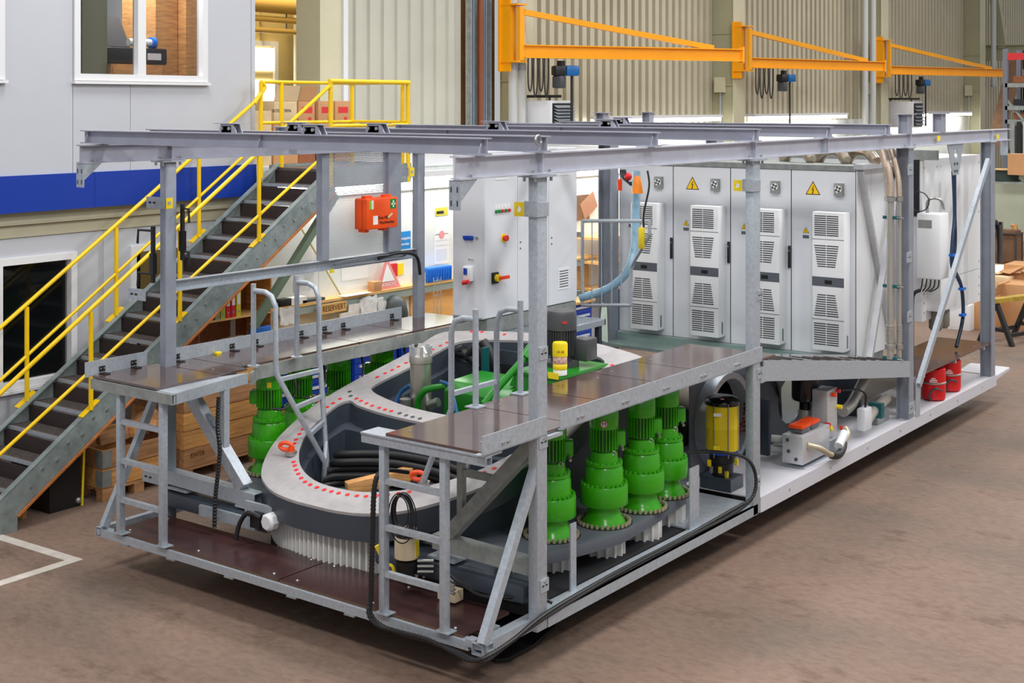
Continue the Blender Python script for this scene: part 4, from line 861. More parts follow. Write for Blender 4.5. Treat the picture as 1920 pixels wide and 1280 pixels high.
# rail hanger plate with blue hose attachment
q = at(1790, 285, X=-.03)
B().prism([(-.03, q.y-.28, 3.498), (-.03, q.y+.3, 3.498), (-.03, q.y+.12, 3.12), (-.03, q.y-.08, 3.12)], (.01, 0, 0), [[(-.03, q.y+.02+.06*math.cos(a), 3.38+.06*math.sin(a)) for a in [k*math.pi/6 for k in range(12)]]]).build('hanger_plate', GALV, fr)
for y, z in ((-.04, 3.26), (.06, 3.26), (-.03, 3.17), (.05, 3.17)): B().cyl((-.02, q.y+y, z), (-.012, q.y+y, z), .018, n=8).build('bolt', DKGREY, fr)
for px, py, h_ in ((1760, 259, .05), (1871, 256, .05)):
    q = at(px, py, X=.0); B().box(.0, q.y-.05, q.z-.03, .003, q.y+.05, q.z+.03).build('yellow_tag', YTAG, fr)
# white floor pan
wp = thing('floor_pan', 'white floor pan with raised outer edge along the right rear', 'pan', (-.8, 7.5, .28))
B().box(-.8, 4.0, .40, 0, 10.85, .412).build('pan', PANM, wp); b = B(); b.box(-.012, 4.0, .285, .004, 10.9, .425); b.box(-.05, 4.0, .285, -.0, 10.9, .296); b.build('edge', PANM, wp)
for k in range(7): B().cyl((.004, 4.6+k*.95, .36), (.008, 4.6+k*.95, .36), .013, n=8).build('bolt', STEEL, wp)
b = B(); b.prism([(-.5, 10.9, .41), (.0, 10.9, .41), (.02, 11.4, .44), (-.5, 11.4, .44)], (0, 0, .006)); b.prism([(.0, 10.9, .36), (.0, 10.9, .41), (.02, 11.4, .44), (.02, 11.4, .41)], (.006, 0, 0)); b.build('rear_lip', PANM, wp)
b = B(); b.box(-4.2, 4.0, .30, -.8, 10.9, .41); b.build('base_plate', CAST, wp)
# supports under the machine
for i, (x0, y0, x1, y1) in enumerate(((-3.2, 1.0, -1.0, 3.4), (-3.6, 4.6, -.6, 5.0), (-3.6, 9.6, -.6, 10.0))):
    B().box(x0, y0, 0, x1, y1, .284 if i == 0 else .298).build('support_block', DARK, label='dark support block under the machine, %s' % ('the wide front one', 'the middle one', 'the rear one')[i], cat='support', group='support blocks', bevel=.01)
q = at(950, 1225, Z=0)
rb = thing('rubber_mat', 'black rubber mat with a rounded corner on the floor under the front right corner', 'mat', (q.x, q.y, 0))
pts = [at(x, y, Z=.004) for x, y in ((905, 1212), (912, 1233), (930, 1243), (955, 1240), (1000, 1215), (1040, 1180), (1050, 1140), (960, 1130), (905, 1150))]
B().prism(pts, (0, 0, .03)).build('mat', BLACK, rb)
# ================================================================ CASTING, GEAR, DRIVES
CX = -2.13
def tz(y): return 1.0+.27*(y-1.1)
def sym(half):
    r = [(CX+u, y) for u, y in half]; l = [(CX-u, y) for u, y in half[::-1] if u > 1e-6]
    return r+l
def smooth_loop(pts, k=3):
    n = len(pts); out = []
    for i in range(n):
        a, b, c, d = (Vector((*pts[(i+j) % n], 0)) for j in (-1, 0, 1, 2))
        for j in range(k):
            t = j/k; q = .5*((2*b)+(c-a)*t+(2*a-5*b+4*c-d)*t*t+(3*b-a-3*c+d)*t**3); out.append((q.x, q.y))
    return out
outer = smooth_loop(sym([(0, .445), (.25, .45), (.49, .49), (.68, .57), (.84, .68), (1.01, .88), (1.16, 1.13), (1.25, 1.38), (1.32, 1.65), (1.35, 1.95), (1.33, 2.3), (1.28, 2.65), (1.23, 3.0), (1.24, 3.3), (1.22, 3.48), (1.05, 3.58), (.5, 3.7), (0, 3.74)]), 3)
hole1 = smooth_loop(sym([(0, .72), (.22, .735), (.42, .8), (.6, .9), (.75, 1.03), (.87, 1.17), (.99, 1.37), (1.08, 1.66), (1.115, 1.88), (1.06, 1.985), (.9, 1.93), (.5, 1.87), (0, 1.85)]), 3)
hole2 = smooth_loop(sym([(0, 2.03), (.44, 2.06), (.8, 2.14), (1.0, 2.22), (1.05, 2.33), (.97, 2.75), (.93, 3.1), (.9, 3.28), (.78, 3.42), (.3, 3.54), (0, 3.56)]), 3)
def lift(p, dz=0): return [(x, y, tz(y)+dz) for x, y in p]
ca = thing('bedplate_casting', 'dark grey bedplate casting with bright machined top face and red plugged holes', 'casting', (CX, 2, .45))
B().prism(lift(outer), (0, 0, -.022), [lift(hole1), lift(hole2)]).build('top_face', MACH, ca)
b = B(); b.prism(lift(outer, -.0225), (0, 0, -.195), [lift(hole1, -.0225), lift(hole2, -.0225)]); b.build('body', CAST, ca)
# lower housing below the top ring
low = [(x, y) for x, y in smooth_loop(sym([(0, .62), (.5, .68), (.95, 1.0), (1.15, 1.5), (1.2, 2.1), (1.1, 3.0), (1.0, 3.6), (0, 3.7)]), 3)]
lin_ = [(x, y) for x, y in smooth_loop(sym([(0, .82), (.45, .88), (.8, 1.15), (.98, 1.55), (1.0, 1.8), (.9, 1.86), (0, 1.8)]), 3)]
lin2 = [(x, y) for x, y in smooth_loop(sym([(0, 2.1), (.7, 2.15), (.92, 2.3), (.9, 2.7), (.85, 3.1), (.8, 3.35), (0, 3.5)]), 3)]
b = B(); b.prism([(x, y, .42) for x, y in low], (0, 0, .22), [[(x, y, .42) for x, y in lin_], [(x, y, .42) for x, y in lin2]]); h_ = len(b.v)//2
b.v = b.v[:h_]+[(x, y, max(.64, tz(y)-.2)) for x, y, z in b.v[h_:]]; b.build('lower_wall', CAST, ca)
b = B(); b.prism([(x, y, .36) for x, y in low], (0, 0, .06)); b.build('inner_floor', mat('cast_floor_shade', (44, 49, 57), .35), ca)  # darker than the casting paint: shade of the deep opening put into colour
# back wall inside second opening with arched duct
b = B(); b.box(CX-1.0, 3.46, .6, CX+1.0, 3.5, tz(3.4)-.06); b.build('rear_web', CAST, ca)
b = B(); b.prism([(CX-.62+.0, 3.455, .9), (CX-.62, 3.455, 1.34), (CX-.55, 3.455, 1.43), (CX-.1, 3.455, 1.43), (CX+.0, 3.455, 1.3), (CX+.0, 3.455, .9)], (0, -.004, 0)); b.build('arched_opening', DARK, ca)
# red plugs and open holes
plugs = []
for u, y in ((.08, .66), (.17, .667), (.26, .68), (.34, .70), (.42, .735), (.5, .78), (.57, .825), (.64, .875), (.7, .92)):
    plugs += [(CX-u, y), (CX+u, y)]
plugs += [(CX, .66)]
for u, y in ((.95, 1.17), (.99, 1.23), (1.04, 1.32), (1.08, 1.4), (1.18, 1.81), (1.18, 1.89), (1.18, 1.98), (1.15, 2.46), (1.13, 2.55), (1.11, 2.63), (1.1, 2.71), (1.08, 2.8), (1.02, 3.13), (1.0, 3.23), (.98, 3.31)):
    plugs += [(CX-u, y), (CX+u, y)]
plugs += [(-3.15, 2.035), (-3.07, 2.01), (-2.98, 1.985), (-2.89, 1.965), (-2.79, 1.95), (-2.71, 1.94), (-2.63, 1.935), (CX-.9, 3.6), (CX-.78, 3.62), (CX-.5, 3.63), (CX-.3, 3.65), (CX+.1, 3.66)]
nrm = Vector((0, -.27, 1)).normalized()
pm_ = None
for x, y in plugs:
    p = Vector((x, y, tz(y)))
    if pm_ is None:
        o = B().cyl(p, p+nrm*.003, .02, n=14).build('red_plug', RED, ca); pm_ = (o, p)
    else:
        o = pm_[0].copy(); COL.objects.link(o); o.parent = ca; o.location = p-pm_[1]
for x, y in ((-2.52, 1.925), (-2.43, 1.91), (-2.35, 1.905), (-2.26, 1.90), (-3.33, 2.13), (-3.25, 2.06), (-2.0, 1.9)):
    p = Vector((x, y, tz(y))); B().cyl(p, p+nrm*.002, .021, n=14).build('open_hole', DKGREY, ca)
def eyebolt(px, py, label):
    a = (px-960)/F; r = Vector((a*_c-_s, a*_s+_c, -(py-CYP)/F)); t = (1.0+.27*(CAM.y-1.1)-CAM.z)/(r.z-.27*r.y); p = CAM+t*r
    e = thing('lifting_eye', label, 'lifting eye', p, 'orange lifting eyes')
    B().cyl(p, p+Zv*.035, .05, n=16).build('base', STEEL, e); B().cyl(p+Zv*.035, p+Zv*.07, .03, n=12).build('swivel', ORNG, e)
    B().tube([p+Zv*.075+Vector((-.04*(1-math.cos(k))*1.3+.01, -.045*(1-math.cos(k))*.5, .03*math.sin(k))) for k in [j*2*math.pi/16 for j in range(16)]], .018, 8, closed=True).build('ring', ORNG, e)
eyebolt(546, 853, 'orange swivel lifting eye lying on the left of the ring face'); eyebolt(795, 910, 'orange swivel lifting eye on the ring seen through the right ladder')
# ring gear
gr = thing('ring_gear', 'pale toothed ring gear under the casting front', 'gear', (CX, 1.88, .33))
pts = []; nt = 150
for i in range(nt):
    for f, rr in ((0, 1.305), (.18, 1.31), (.32, 1.37), (.62, 1.37), (.78, 1.31)):
        a = 2*math.pi*(i+f)/nt; pts.append((CX+rr*math.cos(a), 1.88+rr*math.sin(a), .325))
ins = [(CX+1.05*math.cos(2*math.pi*k/64), 1.88+1.05*math.sin(2*math.pi*k/64), .325) for k in range(64)]
B().prism(pts, (0, 0, .255), [ins]).build('toothed_ring', mat('gear_steel', (232, 231, 228), .5, .1, .06, 8, stretch=(1, 1, .3)), gr)
# drive plate and front arms
half = [(.0, 1.15), (.9, 1.1), (1.3, .85), (1.6, .85), (1.76, 1.19), (1.87, 1.545), (1.952, 1.913), (1.915, 2.47), (1.83, 3.17), (1.4, 3.95), (0, 4.0)]
dp = thing('drive_plate', 'grey curved base plate carrying the green drives', 'plate', (CX, 2.2, .47))
B().prism([(x, y, .51) for x, y in sym(half)], (0, 0, .09)).build('plate', PLATED, dp, bevel=.006)
for x0, x1 in ((-4.05, -2.75), (-1.55, -.12)): B().box(x0, .53, .45, x1, .86, .585).build('arm', CAST, dp, bevel=.03)
b = B(); b.box(-3.55, .50, .47, -2.85, .53, .56); b.build('mount_rail', GALV, dp)
b = B(); b.box(-.9, .7, .3, -.2, 3.9, .36); b.build('belly_shade', DARK, dp)  # dark sheet standing in for the shade under the drives
for k in range(5): B().box(-.75, 3.05+k*.09, .361, -.58, 3.09+k*.09, .362).build('slot', BLACK, dp)
# ---- gear motor prototype (base at z=0)
def gear_motor(label):
    g = thing('gear_motor', label, 'gear motor', (0, 0, 0), 'green yaw drives')
    n = 28; D = .045
    B().lathe([(.14, .0), (.178, .0), (.174, .015), (.152, .045), (.136, .08), (.13, .12), (.132, .165)], (0, 0, 0), n).build('base_neck', GREEN, g)
    B().lathe([(.13, .112+D), (.19, .112+D), (.196, .12+D), (.196, .265+D), (.19, .275+D), (.16, .275+D)], (0, 0, 0), n).build('drum', GREEN, g)
    B().lathe([(.16, .275+D), (.158, .30+D), (.155, .4+D), (.14, .425+D), (.11, .43+D)], (0, 0, 0), n).build('gear_stage', GREEN, g)
    B().lathe([(.11, .425+D), (.152, .43+D), (.152, .452+D), (.115, .455+D), (.112, .5+D), (.108, .535+D), (.09, .54+D)], (0, 0, 0), n).build('upper_flange', GREEN, g)
    b = MB()
    for k in range(26): a = 2*math.pi*k/26; b.cyl((.177*math.cos(a), .177*math.sin(a), .275+D), (.177*math.cos(a), .177*math.sin(a), .293+D), .012, n=6)
    for k in range(18): a = 2*math.pi*k/18; b.cyl((.14*math.cos(a), .14*math.sin(a), .452+D), (.14*math.cos(a), .14*math.sin(a), .466+D), .009, n=6)
    b.build('bolt_circle', GREEN, g, kind='stuff')
    b = MB()
    for k in range(30): a = 2*math.pi*k/30; b.cyl((.208*math.cos(a), .208*math.sin(a), .003), (.208*math.cos(a), .208*math.sin(a), .03), .014, n=6)
    b.build('base_bolts', mat('bolt_tan', (190, 178, 150), .4, .4), g, kind='stuff'); B().cyl((0, 0, .0005), (0, 0, .003), .232, n=32).build('base_recess', BLACK, g)
    z0 = .535+D
    B().lathe([(.08, z0), (.094, z0+.005), (.094, z0+.19), (.08, z0+.195)], (0, 0, 0), 24).build('motor_body', GREEND, g)
    b = MB()
    for k in range(26):
        a = 2*math.pi*k/26; d = Vector((math.cos(a), math.sin(a), 0)); b.bar(d*.105+Zv*(z0+.02), d*.105+Zv*(z0+.19), .007, .026, up=d)
    b.build('cooling_fins', GREEN, g, kind='stuff')
    z1 = z0+.19
    B().lathe([(.1, z1-.002), (.118, z1), (.12, z1+.005), (.12, z1+.15), (.112, z1+.165), (.06, z1+.17), (.0, z1+.17)], (0, 0, 0), n).build('fan_cover', GREEN, g)
    t = B().box(.10, -.055, z0+.05, .165, .055, z0+.17).build('terminal_box', GREEN, g, bevel=.006); B().box(.165, -.05, z0+.055, .172, .05, z0+.165).build('box_cover', GREEN, t)
    for dy in (-.03, .025): B().cyl((.135, dy*1.9, z0+.06), (.15, dy*1.9-.05, z0+.035), .012, n=8).build('cable_gland', STEEL, t)
    for p in ((.075, -.085), (-.085, .075)):
        q = MB(); q.tube([(p[0]+.016*math.cos(k), p[1], z0+.0+.016*math.sin(k)) for k in [j*2*math.pi/10 for j in range(10)]], .005, 6, closed=True); q.build('lug', STEEL, g)
    pts = []
    for i in range(15):
        for f, rr in ((0, .135), (.2, .14), (.38, .175), (.62, .175), (.8, .14)): a = 2*math.pi*(i+f)/15; pts.append((rr*math.cos(a), rr*math.sin(a), -.27))
    B().prism(pts, (0, 0, .178)).build('pinion', MATS['gear_steel'], g)
    return g
proto = gear_motor('green yaw drive behind the front right post')
index(proto)
MR = [(-.59, 1.54, 'green yaw drive half hidden behind the front right post'), (-.44, 2.07, 'green yaw drive standing free right of the front post, with round M sticker'), (-.41, 2.6, 'green yaw drive, third along the right row behind the free standing one'), (-.45, 3.07, 'green yaw drive, rearmost of the right row')]
ML = [(-3.74, 1.49, 'green yaw drive, front one under the left walkway'), (-3.86, 2.0, 'green yaw drive, second under the left walkway'), (-3.85, 2.52, 'green yaw drive, third under the left walkway'), (-3.8, 3.1, 'green yaw drive, rearmost under the left walkway')]
for i, (x, y, l) in enumerate(MR+ML):
    o = proto if i == 0 else copy_tree(proto, None, l); o['label'] = l
    o.location = (x, y, .601); o.rotation_euler = (0, 0, math.radians(35) if i < 4 else math.radians(215))
    if i < 4 or i > 0:
        d = Vector((.6, -.8, 0)) if i < 4 else Vector((.6, -.8, 0))
bpy.context.view_layer.update()
def sticker(x, y, z, parentless_label, r=.03):
    d = (Vector((CAM.x, CAM.y, 0))-Vector((x, y, 0))).normalized(); p = Vector((x, y, z))+d*.1205
    s = thing('sticker', parentless_label, 'sticker', p); B().cyl(p, p+d*.002, r, n=18).build('disc', INKR, s); B().cyl(p+d*.002, p+d*.003, r*.82, n=18).build('field', INKW, s)
    right = Vector((-d.y, d.x, 0)); text('letter', 'M', r*1.5, p+d*.004, right, (0, 0, 1), INK, s)
sticker(-.44, 2.07, 1.42, 'round white and red M sticker on the free standing green drive')
p = Vector((-3.74, 1.49, 1.42)); d = (Vector((CAM.x, CAM.y, 0))-Vector((p.x, p.y, 0))).normalized(); q = p+d*.121
B().bar(q-Zv*.025, q+Zv*.025, .04, .003, up=d).build('tag_plate', YTAG, label='small yellow plate on the front left green drive', cat='tag')
# cables of the left drives
for k, (x, y) in enumerate([(m[0], m[1]) for m in ML]):
    b = B(); b.ribbed([(x+.16, y-.12, .601+.62), (x+.24, y-.02, .601+.62), (x+.22, y+.12, .601+.75), (x+.14, y+.16, .601+.95), (x+.1, y+.2, 1.62)], .014, 7); b.build('drive_cable', BLACK, label='black ribbed cable rising beside the %s green drive under the left walkway' % ('front', 'second', 'third', 'rearmost')[k], cat='cable', group='drive cables')
# ---- inside the front opening
cb = []
for k in range(7):
    z = .54+.06*k; y0 = 1.66-.03*(k % 2)+.02*(k//2)
    b = B(); b.tube([(-2.99, 1.25+.06*k, z-.06), (-2.88, y0-.14, z-.03), (-2.5, y0, z), (-2.0, y0+.03, z+.01), (-1.5, y0-.05, z-.01), (-1.25, y0-.2, z-.04)], .036, 10, 6)
    b.build('hydraulic_hose', BLACK, label='thick black hose coiled in the front opening of the casting, %s' % ('lowest', 'second from below', 'third from below', 'middle', 'third from top', 'second from top', 'topmost')[k], cat='hose', group='hoses in the front opening')
a0, a1 = at(650, 916, Z=.72), at(782, 884, Z=.80)
B().bar(a0, a1, .1, .11).build('timber_beam', WOOD, label='square timber laid across the front opening of the casting', cat='timber', bevel=.004)
a0, a1 = at(728, 872, Z=.78), at(850, 894, Z=.78); B().bar(a0, a1, .02, .1).build('plywood_board', BEECH, label='plywood edge board lying in the front opening', cat='board')
B().bar(at(670, 862, Z=.66), at(735, 880, Z=.66), .12, .03).build('red_cover', mat('crimson', (170, 24, 60), .4), label='crimson plastic cover between the hoses', cat='cover')
# ---- hydraulic tank in the rear opening
tk = thing('hydraulic_tank', 'green hydraulic tank with sloping front in the rear opening of the casting', 'tank', (-1.9, 2.8, .61))
b = B(); b.prism([(-2.4, 2.4, .62), (-2.4, 2.4, 1.36), (-2.4, 2.5, 1.44), (-2.4, 2.95, 1.46), (-2.4, 2.95, .62)], (.72, 0, 0)); b.build('low_body', GREENT, tk, bevel=.008)
B().box(-1.7, 2.55, .62, -1.22, 3.3, 1.58).build('tall_body', GREENT, tk, bevel=.008); B().box(-1.72, 2.53, 1.58, -1.2, 3.32, 1.605).build('lid', GREENT, tk)
b = B(); b.prism([(-1.76, 2.55, 1.46), (-1.7, 2.55, 1.46), (-1.7, 2.55, 1.58), (-1.76, 2.55, 1.46)][:3], (0, .7, 0)); b.build('slope_web', GREENT, tk)
B().tube([at(782, 790, Y=2.25), at(784, 755, Y=2.25), at(793, 735, Y=2.25), at(808, 728, Y=2.28), at(834, 724, Y=2.35)], .032, 10, 4).build('return_pipe', GREENT, tk)
B().tube([at(907, 758, Y=2.1), at(975, 680, Y=2.45), at(992, 662, Y=2.55)], .032, 10).build('filler_pipe', GREENT, tk); B().cyl(at(984, 672, Y=2.5), at(1000, 650, Y=2.6), .055, n=14).build('filler_cap', GREENT, tk)
for x in (-1.6, -1.45, -1.3): B().cyl((x, 2.58, 1.605), (x, 2.58, 1.615), .012, n=6).build('bolt', STEEL, tk)
q = at(1036, 705, Y=2.52); B().box(q.x-.05, 2.522, q.z-.025, q.x+.06, 2.527, q.z+.03).build('yellow_label', YTAG, tk)
b = B(); b.tube([(-2.02+.05*math.cos(k), 2.395, 1.28+.05*math.sin(k)) for k in [j*2*math.pi/14 for j in range(14)]], .008, 6, closed=True); b.build('eye_ring', GREENT, tk)
pmn = thing('pump_motor', 'dark grey vertical pump motor on the green tank', 'motor', (-1.5, 3.0, 1.606))
B().lathe([(.16, 0), (.16, .04), (.1, .045), (.1, .1)], (-1.5, 3.0, 1.606), 20).build('flange', MOTOR, pmn)
B().lathe([(.1, .1), (.115, .1), (.115, .33), (.1, .33)], (-1.5, 3.0, 1.606), 24).build('stator', MOTOR, pmn)
b = MB()
for k in range(32): a = 2*math.pi*k/32; d = Vector((math.cos(a), math.sin(a), 0)); b.bar(Vector((-1.5, 3.0, 1.706))+d*.125, Vector((-1.5, 3.0, 1.93))+d*.125, .005, .025, up=d)
b.build('cooling_fins', MOTOR, pmn, kind='stuff'); B().lathe([(.12, .325), (.138, .33), (.138, .47), (.125, .5), (.06, .515), (0, .515)], (-1.5, 3.0, 1.606), 26).build('fan_cover', MOTOR, pmn)
B().box(-1.4, 3.02, 1.66, -1.24, 3.2, 1.86).build('terminal_box', MOTOR, pmn, bevel=.01)
d = Vector((.45, -.9, 0)).normalized(); q = Vector((-1.5, 3.0, 2.02))+d*.139; B().bar(q+Vector((.03, .0, 0)), q+Vector((.07, .02, 0)), .003, .02).build('label', INKR, pmn)
q = at(1050, 690, Y=2.62); of = thing('oil_filter', 'spin-on filter with yellow cap and printed label on the green tank', 'filter', (q.x, 2.62, 1.606))
B().lathe([(.05, 0), (.062, .005), (.062, .05), (.06, .055)], (q.x, 2.62, 1.606), 20).build('base', PAPER, of); B().lathe([(.06, .05), (.064, .055), (.064, .1), (.06, .105)], (q.x, 2.62, 1.606), 20).build('yellow_band', YTAG, of)
B().lathe([(.06, .1), (.064, .105), (.064, .165), (.06, .17)], (q.x, 2.62, 1.606), 20).build('print_band', mat('print_redwhite', (196, 90, 70), .4, 0, 0, 60, rgb2=(236, 226, 214)), of)
B().lathe([(.06, .165), (.068, .17), (.068, .275), (.06, .29), (.03, .294), (0, .294)], (q.x, 2.62, 1.606), 20).build('cap', GREASE, of)
text('lettering', '10-20', .03, (q.x+.0405, 2.62-.054, 1.82), (.8, .6, 0), (0, 0, 1), INK, of)
# stainless filter housing with hoses
sf = thing('filter_housing', 'stainless steel filter cylinder with crown top beside the green tank', 'filter', (-2.68, 2.4, .62))
B().lathe([(.09, 0), (.098, .01), (.098, .985), (.09, .99)], (-2.68, 2.4, .61), 28).build('cylinder', CHROME, sf)
B().lathe([(.1, .975), (.108, .98), (.108, 1.04), (.104, 1.05), (.06, 1.09), (.03, 1.13), (.0, 1.135)], (-2.68, 2.4, .61), 28).build('head', CHROME, sf)
b = MB()
for k in range(8):
    a = 2*math.pi*k/8; d = Vector((math.cos(a), math.sin(a), 0)); b.bar(Vector((-2.68, 2.4, 1.63))+d*.1, Vector((-2.68, 2.4, 1.745))+d*.1, .035, .012, up=d)
b.build('crown_lugs', ALU, sf)
B().cyl((-2.58, 2.4, 1.2), (-2.48, 2.42, 1.24), .045, n=14).build('port', STEEL, sf)
b = B(); b.tube([at(826, 715, Y=2.35), at(842, 722, Y=2.3), at(850, 745, Y=2.25), at(857, 775, Y=2.2)], .016, 8, 5); b.build('blue_hose', BLUEH, label='blue hose from the stainless filter to the green tank', cat='hose')
b = B(); b.tube([at(742, 755, Y=2.3), at(752, 735, Y=2.35), at(768, 722, Y=2.38)], .02, 8, 5); b.build('blue_hose', BLUEH, label='blue hose left of the stainless filter', cat='hose')
B().lathe([(.04, 0), (.055, .01), (.055, .09), (.03, .1)], (at(760, 752, Y=2.25).x, 2.25, tz(2.2)-.12), 12).build('hose_coupling', STEEL, label='ribbed steel coupling at the foot of the filter', cat='coupling')
for k, pts in enumerate(([(876, 672), (895, 650), (905, 662), (912, 705)], [(812, 672), (850, 660), (880, 668), (900, 690)], [(905, 640), (922, 668), (935, 710)], [(800, 700), (830, 668), (870, 655)])):
    b = B(); b.tube([at(px, py, Y=3.3) for px, py in pts], .05, 10, 5); b.build('thick_hose', BLACK, label='thick black hose behind the green tank, %s' % ('right of the teal bracket', 'the long low one', 'the rightmost one', 'the left one')[k], cat='hose', group='hoses behind the tank')
q = at(910, 680, Y=3.15); B().box(q.x-.012, 3.1, q.z-.12, q.x+.012, 3.2, q.z+.15).build('teal_bracket', TEAL, label='teal clamp bracket on the thick hoses', cat='bracket')
# ---- grating platform and control cabinet
gp = thing('grating_platform', 'galvanised grating platform in front of the control cabinet', 'platform', (-3.35, 5, .5))
b = MB()
for k in range(26): b.box(-3.9, 4.3+k*.064, 1.465, -2.95, 4.306+k*.064, 1.5)
for k in range(16): b.box(-3.9+k*.063, 4.3, 1.475, -3.894+k*.063, 5.96, 1.498)
b.build('grating', GALV, gp); b = B(); b.box(-2.96, 4.1, 1.44, -2.94, 5.98, 1.505); b.box(-3.9, 4.28, 1.44, -2.94, 4.3, 1.505); b.box(-3.9, 5.96, 1.44, -2.94, 5.98, 1.505); b.build('edge', GALV, gp)
B().box(-3.9, 4.3, 1.455, -2.96, 5.96, 1.464).build('sheet', GALV, gp)
for x, y in ((-2.99, 5.9), (-2.99, 4.35), (-3.85, 5.9)): B().box(x-.03, y-.03, .4, x+.03, y+.03, 1.44).build('leg', CAST, gp)
B().box(-3.9, 4.2, 1.0, -2.97, 4.26, 1.44).build('front_beam', CAST, gp); b = B(); b.box(-3.9, 4.3, .4, -1.2, 4.4, .9); b.build('rear_block', CAST, gp)
cc = thing('control_cabinet', 'light grey three-door control cabinet with sockets and emergency stop', 'cabinet', (-3.64, 5.2, 1.52))
B().box(-3.86, 4.36, 1.5, -3.42, 6.08, 1.66).build('plinth', GALVD, cc); B().box(-3.86, 4.32, 1.665, -3.44, 6.1, 3.48).build('body', CABG, cc)
for y0, y1 in ((4.326, 4.912), (4.92, 5.515), (5.523, 6.095)):
    d = B().box(-3.44, y0, 1.675, -3.42, y1, 3.47).build('door', CABG, cc)
    if y0 > 4.6:
        for z in (2.45, 2.38): B().cyl((-3.42, y0+.05, z), (-3.412, y0+.05, z), .008, n=8).build('key_lock', DKGREY, d)
    for z in (3.28, 1.95) if y0 > 4.6 else (3.28,):
        ym = (y0+y1)/2+.02; v = B().box(-3.42, ym-.13, z-.12, -3.415, ym+.1, z+.13).build('vent', CABW, d)
        b = MB()
        for k in range(7): b.box(-3.415, ym-.1, z-.09+k*.03, -3.413, ym+.08, z-.08+k*.03)
        b.build('vent_slots', DKGREY, v, kind='stuff')
B().box(-3.85, 4.31, 1.68, -3.445, 4.32, 3.47).build('side_panel', CABG, cc)
for k, (y, m) in enumerate(((4.52, FAG), (4.575, FAG), (4.63, INKR), (4.69, FAG), (4.75, INKR))):
    q = B().cyl((-3.42, y, 2.82), (-3.395, y, 2.82), .018, n=10).build('push_button', m, cc); B().box(-3.42, y-.013, 2.85, -3.416, y+.013, 2.89).build('button_label', INKW, cc)
es = B().cyl((-3.42, 4.66, 2.52), (-3.416, 4.66, 2.52), .05, n=18).build('stop_plate', YTAG, cc); B().cyl((-3.416, 4.66, 2.52), (-3.37, 4.66, 2.52), .026, .034, n=14).build('stop_button', INKR, es)
ms = B().box(-3.42, 4.44, 2.09-.05, -3.395, 4.54, 2.09+.07).build('switch_plate', BLACK, cc); B().cyl((-3.395, 4.5, 2.1), (-3.36, 4.5, 2.1), .04, n=14).build('switch_knob', YTAG, ms); B().bar((-3.35, 4.5, 2.1), (-3.35, 4.66, 2.1), .03, .035).build('switch_handle', ORNG, ms)
for px in (876, 885): q = at(px, 446, Y=4.31); s = B().cyl((q.x, 4.31, q.z), (q.x, 4.27, q.z), .026, n=14).build('blue_socket', BLUEB, cc); B().box(q.x-.022, 4.26, q.z-.005, q.x+.022, 4.27, q.z+.028).build('socket_lid', BLUEB, s)
q = at(895, 446, Y=4.31); B().cyl((q.x, 4.31, q.z), (q.x, 4.29, q.z), .016, n=10).build('data_socket', STEEL, cc)
q = at(881, 514, Y=4.31); s = B().box(q.x-.055, 4.25, q.z-.07, q.x+.055, 4.31, q.z+.09).build('power_outlet', INKW, cc, bevel=.008); B().box(q.x-.04, 4.246, q.z+.0, q.x+.01, 4.25, q.z+.07).build('blue_label', BLUEB, s); B().cyl((q.x-.04, 4.24, q.z-.09), (q.x+.04, 4.24, q.z-.07), .025, n=10).build('red_plug', INKR, s)
q = at(884, 487, Y=4.31); b = B(); b.tube([(q.x-.03, 4.3, q.z), (q.x, 4.28, q.z+.02), (q.x+.03, 4.3, q.z)], .008, 6); b.build('padlock', STEEL, cc)
# guard gate of thin bars
gg = thing('guard_gate', 'galvanised guard gate of thin bars between the control cabinet and the cabinet row', 'gate', (-3.1, 6.5, 1.55))
g0, g1, g2, g3, g4 = at(1092, 414, Y=6.5), at(1218, 414, Y=6.5), at(1218, 440, Y=6.5), at(1183, 500, Y=6.5), at(1183, 572, Y=6.5); g5 = at(1092, 572, Y=6.5)
for a, c in ((g0, g1), (g1, g2), (g2, g3), (g3, g4), (g4, g5), (g5, g0)): B().cyl(a, c, .022, n=8).build('frame_tube', GALV, gg)
for px in (1110, 1128, 1147, 1165): B().cyl(at(px, 414, Y=6.5), at(px, 572, Y=6.5), .008, n=6).build('bar', GALV, gg)
B().cyl(at(1200, 414, Y=6.5), at(1200, 470, Y=6.5), .008, n=6).build('bar', GALV, gg)
for px, py in ((1092, 440), (1092, 550)): q = at(px, py, Y=6.5); B().box(q.x-.12, 6.48, q.z-.03, q.x, 6.52, q.z+.03).build('hinge', GALVD, gg)
